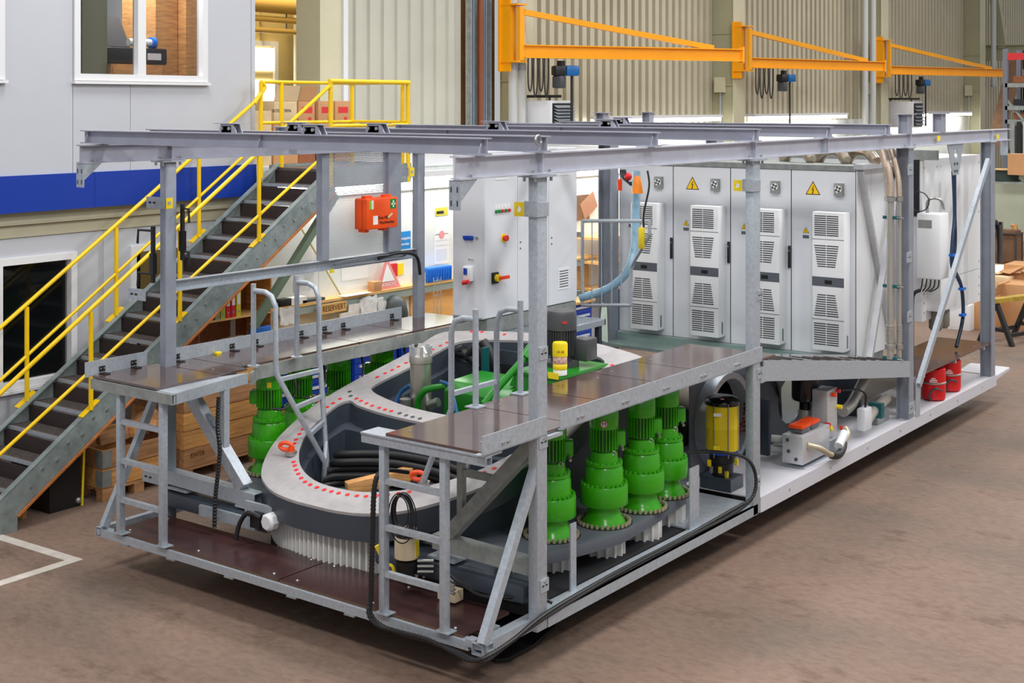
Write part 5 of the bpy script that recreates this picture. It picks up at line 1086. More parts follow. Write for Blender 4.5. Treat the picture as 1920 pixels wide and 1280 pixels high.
# flexible clear hose and hanging pendants
b = B(); b.tube([at(1193, 320, Y=6.9), at(1192, 400, Y=6.9), at(1190, 460, Y=6.85), at(1178, 505, Y=6.7), at(1150, 535, Y=6.6), at(1118, 550, Y=6.55), at(1088, 558, Y=6.5)], .05, 12, 6); b.build('clear_hose', HOSEB, label='pale blue ribbed hose curving down behind the guard gate', cat='hose')
q = at(1195, 345, Y=6.75); pe = thing('orange_funnel', 'orange conical plug hanging beside the ribbed hose', 'plug', q-Zv*.12); B().lathe([(.07, 0), (.065, .05), (.04, .19), (.02, .21)], q-Zv*.11, 14).build('cone', mat('funnel_orange', (250, 140, 20), .4), pe)
q = at(1207, 445, Y=6.5); pd = thing('pendant_control', 'yellow pendant control hanging on a black cable at the guard gate', 'remote', q-Zv*.12)
B().box(q.x-.03, 6.42, q.z-.13, q.x+.03, 6.48, q.z+.12).build('housing', YTAG, pd, bevel=.008); B().tube([q+Zv*.12, at(1207, 400, Y=6.47), at(1217, 350, Y=6.5), at(1214, 320, Y=6.5)], .012, 6, 5).build('cable', BLACK, pd)
for k in range(4): b = B(); b.tube([at(1163+3*k, 318, Y=7.0), at(1166+4*k, 332+3*k, Y=7.0), at(1178+2*k, 341+2*k, Y=7.0), at(1190, 342, Y=7.0)], .01, 6, 5); b.build('hanging_cable', BLACK, label='black cable hanging in loops under the roof rail, %s of four' % ('first', 'second', 'third', 'fourth')[k], cat='cable', group='hanging cables')
q = at(1162, 345, Y=7.0); B().cyl(q-Zv*.08, q+Zv*.06, .03, n=10).build('orange_plug', ORNG, label='orange and black plug hanging left of the ribbed hose', cat='plug'); q = at(1178, 331, Y=7.0); B().sphere(q, .05, 10).build('red_connector', REDP, label='red connector among the hanging cables', cat='plug')
# ================================================================ SWITCH CABINET ROW
def triangle(c, s, parent, nm='warning_sign'):
    o = B().prism([c+Vector((-s, 0, -s*.58)), c+Vector((s, 0, -s*.58)), c+Vector((0, 0, s*1.16))], (0, -.002, 0)).build(nm, INK, parent); s2 = s*.84; c2 = c+Vector((0, -.002, 0))
    B().prism([c2+Vector((-s2, 0, -s2*.58)), c2+Vector((s2, 0, -s2*.58)), c2+Vector((0, 0, s2*1.16))], (0, -.001, 0)).build('yellow_field', SIGNY, o)
    c3 = c+Vector((0, -.003, 0)); u = s*.42
    B().prism([c3+Vector((x*u, 0, z*u)) for x, z in ((.15, 1.3), (-.45, .05), (.02, .15), (-.2, -.75), (-.38, -.7), (-.1, -1.2), (.2, -.8), (.02, -.85), (.38, .35), (-.08, .28), (.35, 1.25))], (0, -.001, 0)).build('bolt_symbol', INK, o)
    return o
CW = .8217; CXL = -4.03
LBL = ['grey switch cabinet with cooling unit, leftmost of the row behind the guard gate', 'grey switch cabinet with cooling unit and large warning triangle, second of the row', 'grey switch cabinet with cooling unit partly behind the middle post, third of the row', 'grey switch cabinet with cooling unit and large warning triangle, rightmost of the row']
for i in range(4):
    x0 = CXL+i*CW; x1 = x0+CW; Y0 = 8.0
    c = thing('switch_cabinet', LBL[i], 'cabinet', ((x0+x1)/2, 8.4, .9), 'switch cabinets')
    B().box(x0+.002, Y0+.02, .98, x1-.002, 8.85, 3.19).build('body', CABG, c)
    B().box(x0+.006, Y0, 1.0, x1-.006, Y0+.018, 3.19).build('door', CABG, c); B().box(x0, Y0+.01, .86, x1, 8.85, .975).build('plinth', GALVD, c); B().box(x0, Y0-.01, 3.195, x1, 8.87, 3.26).build('top_rim', GALVD, c)
    B().box(x1-.007, Y0+.002, 1.0, x1-.0, Y0+.016, 3.19).build('seam_strip', DKGREY, c)
    ax0 = x0+.36 if i else x0+.3; ax1 = ax0+.40; ya = Y0-.2
    a = B().box(ax0, ya, 1.08, ax1, Y0, 2.715).build('cooling_unit', CABW, c, bevel=.012)
    B().box(ax0+.001, ya-.003, 1.84, ax1-.001, ya, 1.95).build('dark_band', CABD, a); B().box(ax0+.16, ya-.006, 1.87, ax0+.25, ya-.003, 1.915).build('display', BLACK, a)
    for z in (2.39, 1.445): B().box(ax0, ya-.002, z, ax1, ya, z+.006).build('joint', DKGREY, a)
    for (z0, z1, w0, w1) in ((2.43, 2.68, .30, .30), (2.06, 2.33, .22, .31), (1.48, 1.75, .31, .22), (1.14, 1.41, .31, .31)):
        xm = (ax0+ax1)/2-.02; b = MB(); n = 10
        for k in range(n):
            t = (k+.5)/n; w = w0+(w1-w0)*t; z = z0+(z1-z0)*t; b.box(xm-w/2, ya-.002, z-.0065, xm+w/2, ya-.0005, z+.0065)
        b.build('grille', DKGREY, a, kind='stuff')
        B().box(xm-.004, ya-.004, z0, xm+.004, ya-.001, z1).build('grille_bar', CABW, a)
    B().box(ax1, ya+.08, 1.12, ax1+.002, ya+.11, 1.27).build('rating_label', CABD, a)
    fx = x1-.2; f = B().box(fx-.055, Y0-.05, 2.90, fx+.055, Y0, 3.05).build('fan_filter', GALVD, c); B().cyl((fx, Y0-.05, 2.98), (fx, Y0-.056, 2.98), .045, n=18).build('fan_grille', INKW, f)
    for a_ in range(4):
        t = a_*math.pi/2+.4; B().bar((fx+.012*math.cos(t), Y0-.0575, 2.98+.012*math.sin(t)), (fx+.04*math.cos(t), Y0-.0575, 2.98+.04*math.sin(t)), .002, .026, up=(0, 0, 1) if a_ % 2 == 0 else (1, 0, 0)).build('fan_slot', DKGREY, f)
    if i % 2: triangle(Vector((x1-.54, Y0, 2.955)), .095, c)
    triangle(Vector((x0+.19 if i else x0+.2, Y0, 2.46)), .042, c); B().box(x0+.15, Y0-.001, 2.37, x0+.23, Y0, 2.41).build('sign_caption', CABD, c)
    if i < 3:
        h = B().box(x1-.035, Y0-.03, 2.0, x1-.005, Y0, 2.27).build('door_handle', BLACK, c, bevel=.006); B().cyl((x1-.02, Y0-.034, 2.21), (x1-.02, Y0-.03, 2.21), .009, n=8).build('key_lock', STEEL, h)
# right side panels and aluminium cross profiles
xs = CXL+4*CW
sp = thing('cabinet_side_wall', 'white side wall of the cabinet row with crossed aluminium profiles', 'panel', (xs, 8.6, .9))
for y0, y1 in ((8.0, 8.42), (8.425, 8.86), (8.865, 9.15)): B().box(xs+.002, y0+.004, .98, xs+.014, y1, 3.22).build('side_panel', CABW, sp)
B().bar((xs+.05, 8.02, 3.2), (xs+.05, 9.05, 1.0), .05, .07, up=(1, 0, 0)).build('cross_profile', ALU, sp); B().bar((xs+.12, 8.12, .98), (xs+.12, 9.12, 3.25), .05, .07, up=(1, 0, 0)).build('cross_profile', ALU, sp)
B().box(xs-.02, 7.98, 3.22, xs+.1, 9.2, 3.28).build('top_edge', ALU, sp)
# insulated ducts on top of cabinets
for k, (px, lab) in enumerate(((1505, 'left one'), (1570, 'middle one'), (1625, 'right one'))):
    q = at(px, 292, Y=8.5); b = B(); b.tube([(q.x-.35, 8.7, 3.27), (q.x-.2, 8.6, 3.40), (q.x, 8.5, 3.42), (q.x+.16, 8.4, 3.30)], .07, 12, 4); b.build('foil_duct', mat('foil', (190, 176, 160), .25, .9, .35, 12, .3), label='crinkled foil duct on the cabinet row, %s' % lab, cat='duct', group='foil ducts')
# cable duct sheet under cabinets
b = B(); b.box(-4.0, 7.55, .86, -.8, 7.97, .9); b.box(-4.0, 7.9, .9, -.8, 7.97, 1.0); b.build('cable_tray_sheet', mat('zinc_green', (150, 172, 168), .35, .4, .1, 6), label='zinc sheet tray along the foot of the cabinet row', cat='tray')
b = B(); b.prism([(-4.1, 7.6, .92), (-3.9, 7.5, .92), (-3.95, 7.55, 1.35), (-4.05, 7.62, 1.4)], (.01, .01, 0)); b.build('protective_sheet', mat('pale_green_film', (206, 226, 214), .4), label='pale green protective sheet standing left of the cabinet row', cat='sheet')
# coolant pipes at the rear post
cp = thing('coolant_pipes', 'pair of stainless coolant pipes with braided hoses beside the rear post', 'pipe', (-.12, 7.55, 1.0))
for x, r, y in ((-.14, .04, 7.52), (-.065, .026, 7.6)):
    B().cyl((x, y, 1.07), (x, y, 2.93), r, n=16).build('pipe', CHROME, cp)
    B().tube([(x, y, 2.95), (x-.02, y+.02, 3.15), (x-.08, y+.06, 3.35), (x-.14, y+.1, 3.5)], r*1.25, 14, 5).build('braided_hose', mat('braid', (196, 178, 160), .4, .6, .25, 60, .3), cp)
    b = MB()
    for k in range(9): b.cyl((x, y, 1.32+k*.022), (x, y, 1.332+k*.022), r*1.3, n=16)
    b.build('bellows', CHROME, cp)
    for z in (2.9, 1.24): B().cyl((x, y, z), (x, y, z+.05), r*1.55, n=16).build('coupling', STEEL, cp)
for z in (2.7, 1.93, 1.12): q = B().box(-.22, 7.5, z, -.03, 7.54, z+.035).build('pipe_clamp', TEAL, cp); B().cyl((-.05, 7.5, z+.018), (.03, 7.46, z+.02), .01, n=8).build('clamp_screw', STEEL, q)
# ================================================================ REAR SECTION
rh = thing('rear_housing', 'light grey rear housing with bolted panels behind the rear posts', 'housing', (-2.0, 10.2, 1.2))
B().box(-3.9, 9.22, 1.3, -.4, 11.45, 3.3).build('body', WHITE, rh); 
for y0, y1, z0, z1 in ((9.22, 9.8, 1.75, 3.3), (9.81, 11.45, 1.75, 3.3), (9.22, 11.45, 1.3, 1.74)):
    p = B().box(-.4, y0, z0, -.385, y1, z1).build('panel', CABW, rh)
    for yy in (y0+.06, y1-.06):
        for zz in (z0+.1, (z0+z1)/2, z1-.1): B().cyl((-.385, yy, zz), (-.38, yy, zz), .012, n=8).build('screw', STEEL, p)
B().box(-.75, 9.2, 2.6, -.42, 9.22, 3.3).build('louver_recess', BLACK, rh); B().box(-4.1, 9.2, 3.3, -.2, 9.28, 3.42).build('top_beam', GALVD, rh)
eb = thing('enclosure_box', 'light grey terminal enclosure with type label behind the rear right post', 'box', (-.23, 9.15, 1.86))
B().box(-.38, 9.0, 1.86, -.08, 9.3, 2.66).build('body', CABW, eb, bevel=.02); B().box(-.36, 8.997, 2.48, -.19, 9.0, 2.58).build('type_label', GALVD, eb)
for k in range(5): B().tube([(-.33+.05*k, 9.08, 1.86), (-.34+.05*k, 9.07, 1.76), (-.36+.03*k, 9.08, 1.70)], .008, 6, 3).build('gland_cable', BLACK, eb)
B().tube([(-.36, 9.08, 1.71), (-.43, 9.05, 1.66), (-.45, 9.05, 1.5), (-.45, 9.05, .88)], .022, 8, 5).build('ribbed_cable', BLACK, eb)
b = B(); b.tube([(-.28, 9.1, 2.66), (-.28, 9.1, 2.78), (-.22, 9.1, 2.84), (-.12, 9.12, 2.82), (-.1, 9.15, 2.7)], .02, 8, 4); b.build('valve_pipe', STEEL, label='steel valve pipe on top of the terminal enclosure', cat='pipe')
b = B(); b.tube([(-.34+.12*math.cos(k), 8.99, 2.8+.12*math.sin(k)) for k in [j*2*math.pi/20 for j in range(20)]], .007, 6, closed=True); b.build('cable_loop', BLACK, label='small black cable loop above the terminal enclosure', cat='cable')
lb = thing('lower_enclosure', 'pale grey lower motor box with two grey motors below the rear housing', 'box', (-.5, 9.8, 1.0))
B().box(-.5, 9.35, 1.42, -.2, 9.95, 1.85).build('body', CABW, lb, bevel=.01)
for y in (9.6, 9.85): B().lathe([(.0, 0), (.06, .0), (.085, .03), (.085, .25), (.07, .27)], (-.35, y, 1.15), 16).build('motor', mat('motor_beige', (132, 128, 118), .5), lb)
for k, dx in enumerate((0, .05)):
    b = B(); b.tube([at(1787, 320, X=-.2)+Vector((0, .05*k, 0)), at(1790, 400, X=-.2), at(1786+5*k, 450, X=-.2), at(1785+4*k, 500, X=-.2), at(1802, 535, X=-.2), at(1806, 580, X=-.2), at(1803, 610, X=-.2), at(1793, 650, X=-.2)], .024, 8, 5)
    b.build('supply_hose', NAVY if k else mat('navy_hose_blue', (30, 58, 92), .4), label='%s supply hose running down from the hanger plate to the rear deck' % ('dark' if k else 'blue'), cat='hose', group='supply hoses')
for py, px in ((478, 1785), (541, 1804), (590, 1805)):
    q = at(px, py, X=-.19); B().box(q.x-.03, q.y-.06, q.z-.015, q.x+.03, q.y+.06, q.z+.015).build('hose_clip', BLUEP, label='blue clip on the supply hoses, %s' % {478: 'upper one', 541: 'middle one', 590: 'lower one'}[py], cat='clip', group='hose clips')
for k, (x, y) in enumerate(((-.17, 9.0), (-.19, 9.62))):
    r = thing('red_container', 'red container with white lettering under the rear deck, %s' % ('the left one', 'the right one')[k], 'container', (x, y, .412), 'red containers')
    B().lathe([(.11, 0), (.138, .02), (.143, .06), (.143, .38), (.13, .39)], (x, y, .413), 24).build('drum', REDP, r); B().lathe([(.143, .2), (.15, .205), (.15, .22), (.143, .225)], (x, y, .413), 24).build('retaining_ring', STEEL, r)
    d = (Vector((CAM.x, CAM.y, 0))-Vector((x, y, 0))).normalized(); rt = Vector((-d.y, d.x, 0)); c0 = Vector((x, y, 0))+d*.1445
    for z, w_ in ((.69, .05), (.67, .09), (.65, .09)): B().bar(c0+rt*-w_/2+Zv*z, c0+rt*w_/2+Zv*z, .003, .01).build('lettering', INKW, r)
    B().tube([c0+rt*.1+Zv*.55, c0+d*.04+rt*.02+Zv*.58, c0+d*.03-rt*.05+Zv*.5, c0+d*.02-rt*.02+Zv*.43], .012, 6, 4).build('hose', DKGREY, r)
# hydraulic brake unit on the floor pan
hu = thing('hydraulic_unit', 'aluminium hydraulic valve block with orange solenoids on the white floor pan', 'valve block', (-.25, 5.45, .42))
B().box(-.31, 5.1, .46, -.09, 5.75, .74).build('valve_block', ALU, hu, bevel=.008); B().box(-.34, 5.15, .413, -.1, 6.05, .43).build('base_sheet', GALV, hu); B().box(-.14, 5.78, .43, -.1, 6.05, .56).build('base_web', GALV, hu)
for y in (5.18, 5.4): s = B().box(-.27, y, .75, -.13, y+.19, .79).build('solenoid', CABD, hu, bevel=.008); B().box(-.275, y-.01, .79, -.125, y+.2, .825).build('solenoid_cap', ORNG, s, bevel=.006)
for x, z in ((-.25, .69), (-.16, .51), (-.24, .58)): B().cyl((x, 5.1, z), (x, 5.092, z), .018, n=12).build('plug', DKGREY, hu)
for z in (.66, .56): B().cyl((-.31, 5.2, z), (-.45, 5.16, z), .04, n=12).build('actuator', GALVD, hu)
b = B(); b.tube([(-.09, 5.2, .64), (.0, 5.3, .6), (.03, 5.45, .52), (.04, 5.52, .5)], .03, 10, 4); b.build('steel_pipe', mat('pipe_tan', (196, 186, 160), .35, .5), hu)
b = B(); b.tube([(.035, 5.5, .5), (.04, 5.65, .47), (.0, 5.85, .48), (-.03, 5.95, .52)], .04, 10, 4); b.build('rubber_elbow', BLACK, hu); b = B(); b.tube([(-.03, 5.95, .52), (-.05, 6.1, .58), (-.1, 6.15, .62)], .034, 10, 3); b.build('steel_elbow', MATS['pipe_tan'], hu)
B().box(-.33, 5.85, .44, -.16, 6.1, 1.05).build('riser_block', ALU, hu, bevel=.006)
for x, y, z, m in ((-.14, 5.95, 1.0, ORNG), (-.15, 6.08, 1.02, INKR), (-.14, 6.1, .85, GREASE), (-.12, 6.15, .62, INKR), (-.14, 5.8, .72, INKR), (-.13, 5.83, .68, YTAG)): B().cyl((x-.03, y, z), (x+.03, y, z), .022, n=10).build('valve_knob', m, hu)
q = at(1578, 826, X=.0); b = B(); b.cyl(q+Vector((0, -.08, -.04)), q+Vector((-.02, .12, .05)), .045, n=14); b.build('white_bottle', WHITE, hu)
bm_ = thing('brake_motor', 'black cylindrical brake motor hanging behind the valve block', 'motor', (-.45, 5.8, .75))
B().lathe([(.05, 0), (.06, .0), (.06, .14), (.13, .17), (.14, .2), (.14, .52), (.1, .54)], (-.45, 5.95, .74), 20).build('housing', BLACKG, bm_); B().lathe([(.06, 0), (.07, 0), (.07, .15), (.06, .15)], (-.45, 5.95, .66), 16).build('shaft_coupling', CHROME, bm_)
b = B(); b.tube([(-.25, 6.45, .72), (-.28, 6.75, .74), (-.33, 7.2, .9), (-.38, 7.6, 1.02)], .06, 12, 4); b.build('steel_duct', CHROME, label='slanting stainless pipe under the ramp', cat='pipe')
b = B(); b.tube([(-.14, 6.85, .56), (-.18, 7.1, .6), (-.25, 7.7, .64)], .055, 12, 4); b.build('grey_pipe', mat('pipe_greybeige', (176, 168, 158), .4), label='thick beige grey pipe with teal clamp under the ramp', cat='pipe')
B().box(-.25, 7.16, .53, -.1, 7.24, .69).build('teal_clamp', TEAL, label='teal clamp on the beige grey pipe', cat='clamp')
jb = thing('terminal_box', 'grey plastic terminal box at the end of the beige grey pipe', 'box', (-.1, 6.6, .6)); B().box(-.16, 6.6, .5, -.06, 6.8, .74).build('box', CABG, jb, bevel=.02); B().tube([(-.1, 6.7, .74), (-.1, 6.7, .88), (-.14, 6.55, .95), (-.2, 6.3, .98)], .012, 6, 4).build('cable', BLACK, jb)
b = B(); b.box(-.4, 7.3, .413, -.2, 7.65, .56); b.build('bearing_block', GALVD, label='zinc support block in front of the rear post', cat='block', bevel=.01)
# dark bulkhead with round openings behind
bk = thing('bulkhead', 'dark bulkhead plates with round cut-outs behind the grease barrel', 'bulkhead', (-1.0, 4.6, .42))
ring = [(-.85, 4.83+.42*math.cos(k), .86+.4*math.sin(k)) for k in [j*2*math.pi/32 for j in range(32)]]
B().prism([(-.85, 4.2, .415), (-.85, 5.5, .415), (-.85, 5.5, 1.36), (-.85, 4.2, 1.5)], (.015, 0, 0), [ring]).build('ring_plate', PLATED, bk)
B().prism([(-.8, 5.45, .415), (-.8, 7.55, .415), (-.8, 7.55, rz(7.55)-.1), (-.8, 5.45, rz(5.45)-.1)], (.02, 0, 0), [[(-.8, 6.3+.3*math.cos(k), .8+.25*math.sin(k)) for k in [j*math.pi/8 for j in range(16)]]]).build('inner_wall', CAST, bk); B().box(-1.5, 4.0, .42, -1.46, 7.5, .98).build('rear_wall', DARK, bk); B().box(-1.46, 5.4, .42, -.6, 5.44, .98).build('rib', CAST, bk); B().box(-1.0, 7.55, .42, -.5, 7.6, 1.0).build('rib', CAST, bk)
B().lathe([(.41, 0), (.47, 0), (.47, .16), (.41, .16), (.41, 0)], (-.86, 4.75, .88), 40, (1, 0, 0)).build('flange_ring', GALV, bk)
b = MB()
for k in range(7): b.tube([(-.75+.02*k, 5.0, .7+.045*k), (-.7, 5.05, .72+.045*k), (-.62, 5.02, .76+.045*k)], .014, 6)
b.build('spring_pack', mat('spring_brown', (120, 62, 50), .4), bk)
B().cyl((-.95, 5.0, 1.0), (-1.4, 5.2, 1.0), .2, n=24).build('round_cover', mat('beige_cover', (150, 142, 128), .5), bk)
b = B(); b.tube([(-.9, 6.3, .45), (-.75, 5.9, 1.05), (-.85, 5.5, 1.3), (-.95, 5.3, 1.35)], .02, 8, 5); b.build('black_hose', BLACK, label='black hose arching inside the bulkhead', cat='hose')
# grease barrel
gb_ = thing('grease_barrel', 'yellow grease barrel with black lid and pump below, left of the middle post', 'barrel', (-.45, 4.1, .5))
x, y = -.45, 4.12
B().lathe([(.145, 0), (.152, .005), (.152, .03), (.15, .035)], (x, y, .74), 30).build('blue_rim', BLUEB, gb_); B().lathe([(.145, .03), (.15, .03), (.15, .23), (.152, .235), (.152, .245), (.15, .25), (.15, .45), (.14, .455)], (x, y, .74), 30).build('reservoir', GREASE, gb_)
B().lathe([(.15, 0), (.165, .0), (.165, .03), (.15, .05), (.1, .075), (.0, .085)], (x, y, 1.195), 30).build('lid', BLACKG, gb_)
B().lathe([(.06, 0), (.1, .01), (.105, .12), (.12, .13), (.12, .2), (.13, .21)], (x, y, .53), 20).build('pump', BLACK, gb_)
d = (Vector((CAM.x, CAM.y, 0))-Vector((x, y, 0))).normalized(); rt = Vector((-d.y, d.x, 0))
for a in (-.5, .35, 1.2): e = Vector((d.x*math.cos(a)-d.y*math.sin(a), d.x*math.sin(a)+d.y*math.cos(a), 0)); B().cyl(Vector((x, y, .72))+e*.16, Vector((x, y, 1.22))+e*.16, .006, n=6).build('tie_rod', STEEL, gb_)
B().bar(Vector((x, y, 1.12))+d*.15-rt*.08, Vector((x, y, 1.12))+d*.154-rt*.01, .003, .03).build('label', INKW, gb_); B().bar(Vector((x, y, .81))+d*.15-rt*.08, Vector((x, y, .81))+d*.154-rt*.02, .003, .05).build('label', YTAG, gb_)
for dx, z, m in ((.13, .68, GREASE), (-.12, .66, GREASE), (-.1, .6, STEEL), (.04, .56, YTAG), (-.02, .6, YTAG)): q = Vector((x, y, z))+d*.1+rt*dx; B().bar(q-Zv*.03, q+Zv*.03, .03, .03).build('fitting', m, gb_, bevel=.004)
sticker(x, y, 1.245, 'round M sticker on the black lid of the grease barrel', .026)
b = B(); b.box(-.62, 4.0, .41, -.3, 4.25, .53); b.build('pump_stand', CAST, gb_)
# small lubrication pump seen through the right ladder
lp = thing('lubrication_pump', 'cream and yellow lubrication pump with black base seen through the right ladder', 'pump', (-1.12, .5, .45))
x, y = -1.12, .42
B().lathe([(.04, 0), (.08, .01), (.085, .1), (.06, .11)], (x, y, .50), 18).build('base', BLACK, lp); B().lathe([(.085, 0), (.09, .005), (.09, .15), (.08, .16)], (x, y, .62), 22).build('reservoir', CREAM, lp); B().lathe([(.088, 0), (.092, .01), (.08, .045), (0, .05)], (x, y, .79), 20).build('lid', BLACK, lp)
d = (Vector((CAM.x, CAM.y, 0))-Vector((x, y, 0))).normalized(); rt = Vector((-d.y, d.x, 0))
e = (d*.5+rt*.87); B().bar(Vector((x, y, .64))+e*.088, Vector((x, y, .76))+e*.088, .05, .012, up=e).build('yellow_label', YTAG, lp); q = Vector((x, y, .56))+d*.08-rt*.12
b = B(); b.tube([q+Vector((.035*math.cos(k), 0, .035*math.sin(k))) for k in [j*2*math.pi/12 for j in range(12)]], .012, 6, closed=True); b.build('yellow_ring', GREASE, lp); B().bar(q+Zv*.1-rt*.06, q+Zv*.18-rt*.1, .03, .03).build('yellow_cap', YTAG, lp)
for z in (.57, .53, .61): B().cyl(Vector((x, y, z))+d*.05+rt*.08, Vector((x, y, z))+d*.06+rt*.2, .012, n=8).build('fitting', STEEL, lp)
b = MB()
for k in range(7): b.tube([(-.85+(.07+.008*k)*math.cos(t), .05+.02*(k % 3), 1.10-.008*k+(.105+.012*k)*math.sin(t)) for t in [j*2*math.pi/28 for j in range(28)]], .0045, 6, closed=True)
b.build('cable_coil', BLACK, label='coil of thin black cables tied to a rung of the right ladder', cat='cable')
vb = thing('valve_bank', 'small metal valve bank with hoses below the right arm', 'valve', (-.75, .5, .42))
for k in range(4): B().cyl((-.8, .44, .46+.03*k), (-.66, .42, .45+.03*k), .011, n=8).build('fitting', STEEL, vb)
B().box(-.82, .42, .38, -.66, .52, .46).build('block', CREAM, vb)
# white sensor box on the left arm
sbx = thing('sensor_box', 'white octagonal sensor box with black cables on the left front arm', 'sensor', (-2.75, .42, .47))
q = at(500, 980, Y=.42); B().lathe([(.06, 0), (.075, .012), (.075, .07), (.055, .09)], (q.x, .5, q.z), 8, (0, -1, 0)).build('housing', WHITE, sbx); B().box(q.x-.35, .5, q.z+.0, q.x+.05, .53, q.z+.1).build('bracket', GALV, sbx)
b = B(); b.tube([(q.x-.1, .44, q.z+.02), (q.x-.2, .4, q.z+.05), (q.x-.28, .38, q.z-.05), (q.x-.3, .36, q.z-.18)], .02, 8, 4); b.build('cable', BLACK, sbx); B().box(q.x-.22, .44, q.z-.08, q.x-.11, .5, q.z+.04).build('connector', BLACK, sbx)
# ================================================================ CABLES ON THE FRAME
for k, off in enumerate((0, .022)):
    b = B(); b.ribbed([(-1.0-off*.5, .3, 1.3), (-1.01-off*.5, .06, 1.36), (-1.02-off*.5, -.03, 1.28), (-1.025-off*.5, -.05, .9), (-1.03-off*.5, -.06, .5), (-1.03, -.07-off, .38), (-.95, -.06-off, .31), (-.75, -.05-off, .285+off), (-.5, -.045-off, .29+off), (-.25, -.05-off, .28), (-.1, -.07-off, .275), (.0, -.05, .29+off), (.02+off*.5, .2, .34+off*.5), (.012, .65, .38+off), (-.02-off, 1.6, .396), (-.02-off, 2.6, .396), (-.01-off, 3.5, .40+off), (.05, 3.75, .5), (.04, 3.82, .68), (-.03, 3.78, .82), (-.2, 3.7, .86), (-.4, 3.6, .86), (-.6, 3.4, .84)], .017, 8)
    b.build('ribbed_cable', BLACK, label='black ribbed cable along the front tube and right sill, %s' % ('inner one', 'outer one')[k], cat='cable', group='ribbed cables on the sill')
b = B(); b.ribbed([at(410, 745, Y=.5), at(408, 800, Y=.5), at(412, 850, Y=.48), at(404, 930, Y=.46), at(402, 990, Y=.44)], .021, 8); b.build('ribbed_cable', BLACK, label='black ribbed cable hanging down beside the left outrigger', cat='cable')
b = B(); b.ribbed([(-.85, .45, .62), (-.6, .4, .55), (-.4, .45, .48), (-.1, .6, .5), (.0, .72, .44)], .014, 7); b.build('ribbed_cable', BLACK, label='black ribbed cable from the lubrication pump to the sill', cat='cable')
b = B(); b.tube([(CX-1.0, .82, .63), (CX-.6, .55, .63), (CX-.1, .47, .63), (CX+.4, .5, .63)], .012, 7, 5); b.build('seal_lip', BLACK, label='black seal line between ring gear and casting', cat='seal')
# ================================================================ RIGHT BACKGROUND
tr = thing('trestle', 'black and yellow wooden trestle on the floor right of the machine', 'trestle', (-1.3, 15.8, 0))
p0, p1 = Vector((-1.75, 15.9, .74)), Vector((-.75, 15.9, .74)); p0, p1 = Vector((-1.5, 15.5, .72)), Vector((-1.1, 16.6, .72))
TY = mat('trestle_yellow', (170, 140, 50), .6, 0, .4, 8); d = (p1-p0).normalized(); s = Vector((-d.y, d.x, 0))
B().bar(p0, p1, .16, .07).build('beam', TY, tr)
for t in (.12, .88):
    c = p0.lerp(p1, t)
    for k in (-1, 1): B().bar(c+Zv*-.02, c+s*k*.32+Zv*-.72, .07, .07, up=d).build('leg', BLACK, tr)
    B().bar(c+s*.2+Zv*-.48, c-s*.2+Zv*-.48, .04, .06).build('brace', BLACK, tr)
for k in (-1, 1): B().bar(p0.lerp(p1, .12)+s*k*.25+Zv*-.55, p0.lerp(p1, .88)+s*k*.25+Zv*-.55, .04, .06).build('stretcher', BLACK, tr)
for k, (x, y, z, w_, h_, m, l) in enumerate(((-2.2, 17.2, 0, .7, .62, CARD, 'large brown open carton behind the trestle'), (-1.5, 17.6, 0, .8, .8, CARD, 'tall brown carton at the right edge behind the trestle'), (-2.1, 17.9, .64, .5, .22, CARDL, 'pale flat carton on top of the large open carton'), (-1.7, 18.4, 0, .7, 1.05, CARD, 'brown carton at the back of the heap'), (-2.4, 16.8, 0, .4, .45, WHITE, 'white sheet metal part leaning in front of the cartons'), (-2.3, 18.6, .0, .6, .95, CARDL, 'pale carton filled with scraps in the heap'))):
    carton('carton', x-w_/2, y-w_/2, z, x+w_/2, y+w_/2, z+h_, m, l, 'carton heap', k in (0, 1, 3))
for k in range(8):
    x = -2.35+.12*k; y = 17.9+.05*(k % 3); z = .868+.014*k
    B().bar((x, y, z), (x+random.uniform(-.25, .25), y+.3, z+.05*(k % 4)), .3, .012).build('cardboard_scrap', (CARD, CARDL, PAPER)[k % 3], label='loose torn cardboard piece on the carton heap, %s' % ('first', 'second', 'third', 'fourth', 'fifth', 'sixth', 'seventh', 'eighth')[k], cat='cardboard', group='cardboard scraps')
# timber crate with offcuts and cable drums
cr = thing('timber_crate', 'brown wooden crate filled with timber pieces behind the carton heap', 'crate', (-2.4, 20.5, 0))
for z in (.55, .78, 1.0): B().box(-2.9, 20.3, z, -1.5, 20.34, z+.21).build('plank', WOODY, cr)
B().box(-2.9, 20.34, 0, -1.5, 21.2, 1.1).build('body', WOODD, cr); B().box(-2.1, 20.29, 1.0, -1.98, 20.3, 1.1).build('label', PAPER, cr)
for k in range(9):
    x = -2.75+.14*k; z = 1.1; B().bar((x, 20.6+.05*(k % 3), z), (x+random.uniform(-.25, .25), 20.6, z+.35+random.random()*.35), .1, .1).build('timber_offcut', (WOOD, BEECH, WOODD)[k % 3], label='upright timber piece in the wooden crate, %s from the left' % ('first', 'second', 'third', 'fourth', 'fifth', 'sixth', 'seventh', 'eighth', 'ninth')[k], cat='timber', group='timber in the crate')
hr = thing('hose_rack', 'dark standing rack holding the black hose loops behind the rear post', 'rack', (-2.7, 18.9, 0))
B().bar((-3.05, 18.9, 1.72), (-2.35, 18.9, 1.72), .05, .05).build('bar', DKGREY, hr)
for x in (-3.05, -2.35): B().bar((x, 18.9, 0), (x, 18.9, 1.75), .05, .05).build('upright', DKGREY, hr)
